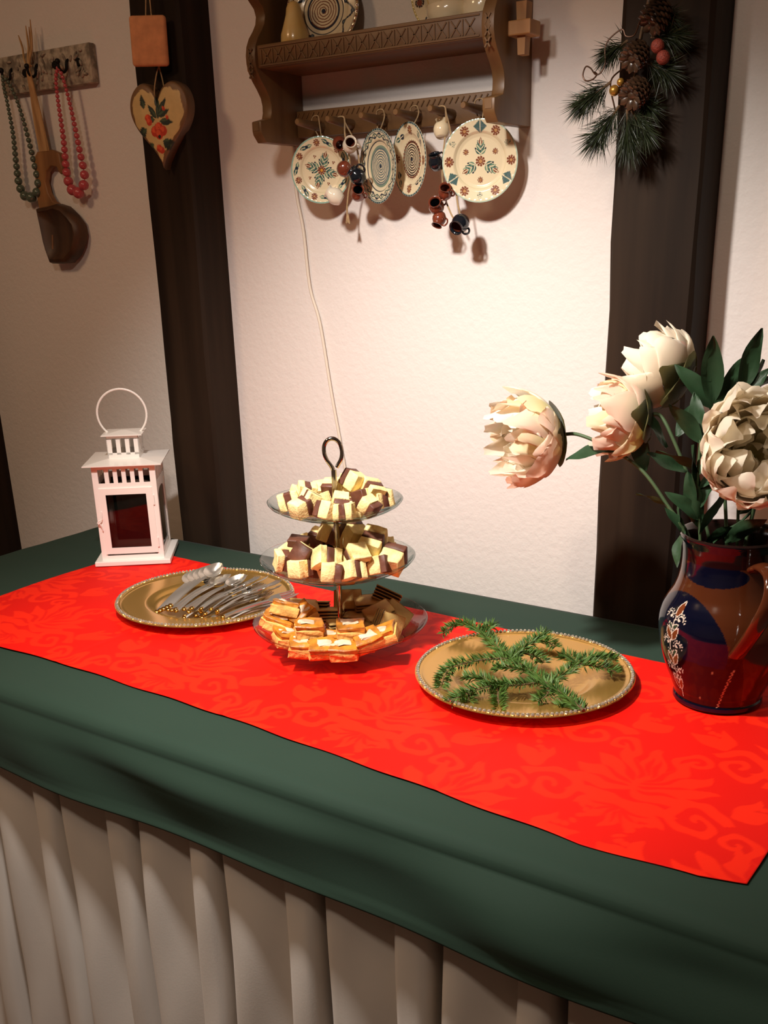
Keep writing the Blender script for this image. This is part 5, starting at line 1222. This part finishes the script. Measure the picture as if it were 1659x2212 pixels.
# ------------------------------------------------------------------ pine garland on the right post
def garland():
    t = thing('pine_garland', 'pine and cone garland with berries hanging on the right dark post', 'garland', (-.62, PY, T + .86)); o = Vector((-.62, 0, .86))
    MT['pine_needle'] = mat('pine_needles', (40, 48, 26), 0.4, var=0.35, vscale=30, spec=0.5); MT['cone'] = mat('glossy_pine_cone', (78, 56, 40), 0.3, var=0.4, vscale=90, coat=0.5); MT['tip'] = mat('cone_tip', (150, 120, 84), 0.3, coat=0.5)
    MT['berry'] = mat('frosted_red_berry', (146, 62, 48), 0.6, var=0.3, vscale=300, bump=0.8, bscale=400); MT['goldball'] = mat('gold_ball', (190, 140, 60), 0.3, metal=0.6); MT['wire'] = mat('copper_wire', (86, 56, 36), 0.4, metal=0.5)
    def L(x, z, y=-.03): return Vector((x - o.x, y, z - o.z))
    r = random.Random(6)
    def needles(root, tip, y0, y1, cnt, ln, spread):
        M = Mesh(); a = L(*root, y0); b = L(*tip, y1); ax = (b - a); S_ = Mesh().add(*tube([a, a.lerp(b, .5) , b], [.002, .0016, .001], 6))
        for k in range(cnt):
            u = r.random() ** .8 * .72; c = a.lerp(b, u); d = (ax.normalized() + Vector((r.gauss(0, spread), r.gauss(0, spread * .7), r.gauss(0, spread)))).normalized(); n_ = ln * r.uniform(.7, 1.1)
            e = c + d * n_ + Vector((0, 0, -.003)); m = c + d * n_ * .5; w = d.cross(Vector((r.uniform(-1, 1), r.uniform(-1, 1), r.uniform(-1, 1)))).normalized() * .0006; e.y = min(e.y, -.001); w2 = d.cross(w).normalized() * .0004
            M.add([c, m + w, m - w, m + w2, e], [(0, 1, 3), (0, 3, 2), (1, 4, 3), (3, 4, 2), (0, 2, 1), (1, 2, 4)])
        p = S_.build('twig', MT['bark'], t); tag(M.build('needles', MT['pine_needle'], p), kind='stuff')
    needles((-.661, .837), (-.712, .802), -.045, -.055, 420, .040, .42); needles((-.648, .806), (-.684, .752), -.040, -.050, 420, .045, .40)
    needles((-.636, .800), (-.628, .742), -.040, -.045, 420, .045, .34); needles((-.632, .800), (-.600, .760), -.035, -.040, 260, .040, .34)
    needles((-.640, .888), (-.672, .868), -.040, -.050, 300, .034, .40); needles((-.610, .89), (-.56, .885), -.03, -.03, 260, .036, .40); needles((-.615, .86), (-.575, .84), -.03, -.03, 260, .040, .45); needles((-.63, .82), (-.60, .79), -.025, -.03, 200, .04, .5); needles((-.62, .93), (-.575, .905), -.02, -.03, 160, .035, .5)
    def cone(x, z, y, s, d):
        M = Mesh(); h = 1.0
        M.add(*sphere(.26 * s, 10, 6, 1.3))
        for j in range(8):
            zz = -.34 + j * .095; rad = .46 * math.cos(zz * 2.0) + .04
            for k in range(8):
                a = 2 * math.pi * k / 8 + j * .3927
                m = Matrix.Translation((rad * s * .62 * math.cos(a), rad * s * .62 * math.sin(a), zz * s)) @ Matrix.Rotation(a, 4, 'Z') @ Matrix.Rotation(-.5, 4, 'Y')
                M.add(*sphere(1, 6, 4), m @ Matrix.Diagonal((.20 * s, .13 * s, .045 * s, 1)))
        p = M.build('pine_cone', MT['cone'], t, smooth=50); p.matrix_local = place(L(x, z, y), d); return p
    cone(-.598, .914, -.045, .046, (-.3, -.5, -.7)); cone(-.625, .868, -.045, .042, (-.2, -.8, -.6)); cone(-.622, .821, -.045, .044, (-.2, -.8, -.5))
    for x, z in ((-.595, .876), (-.586, .861)): Mesh().add(*sphere(.0095, 14, 10)).build('berry', MT['berry'], t, loc=L(x, z, -.042), smooth=180)
    for x, z, s in ((-.655, .8255, .0075), (-.646, .8355, .0055)): Mesh().add(*sphere(s, 14, 10)).build('gold_ball', MT['goldball'], t, loc=L(x, z, -.045), smooth=180)
    curl = [(-.6178, .9076), (-.6248, .8914), (-.6371, .891), (-.6439, .9003), (-.6621, .8903), (-.6677, .8787), (-.6668, .8611), (-.6725, .8493), (-.681, .8474), (-.689, .8561), (-.6967, .8586), (-.7006, .8483), (-.6958, .8407), (-.685, .8415), (-.6788, .8472), (-.683, .8510)]
    Mesh().add(*tube(spline([L(x, z, -.055) for x, z in curl], 6), .0011, 6)).build('wire_curl', MT['wire'], t, smooth=60)
    Mesh().add(*tube(spline([L(-.645, .856, -.035), L(-.661, .838, -.045), L(-.656, .806, -.04), L(-.652, .797, -.04)], 6), .0012, 6)).build('wire_stem', MT['wire'], t, smooth=60)
    Mesh().add(*tube(spline([L(-.612, 1.05, -.010), L(-.614, .95, -.03), L(-.625, .88, -.035), L(-.632, .80, -.035)], 6), .0028, 6)).build('main_stem', MT['bark'], t, smooth=60)
garland()

# ------------------------------------------------------------------ labels: tell look-alikes apart by their place, left to right in the picture
def tell_apart():
    by = {}
    for ob in COL.objects:
        if ob.parent is None and 'label' in ob.keys(): by.setdefault(ob['label'], []).append(ob)
    for lab, obs in by.items():
        if len(obs) < 2: continue
        obs.sort(key=lambda q: q.location.x * .829 + q.location.y * .559)
        w = {2: ['left-hand', 'right-hand'], 3: ['left-hand', 'central', 'right-hand']}.get(len(obs)) or ['leftmost', 'second', 'third', 'fourth', 'fifth', 'sixth'][:len(obs) - 1] + ['rightmost']
        for ob, q in zip(obs, w): ob['label'] = q + ' ' + lab
tell_apart()
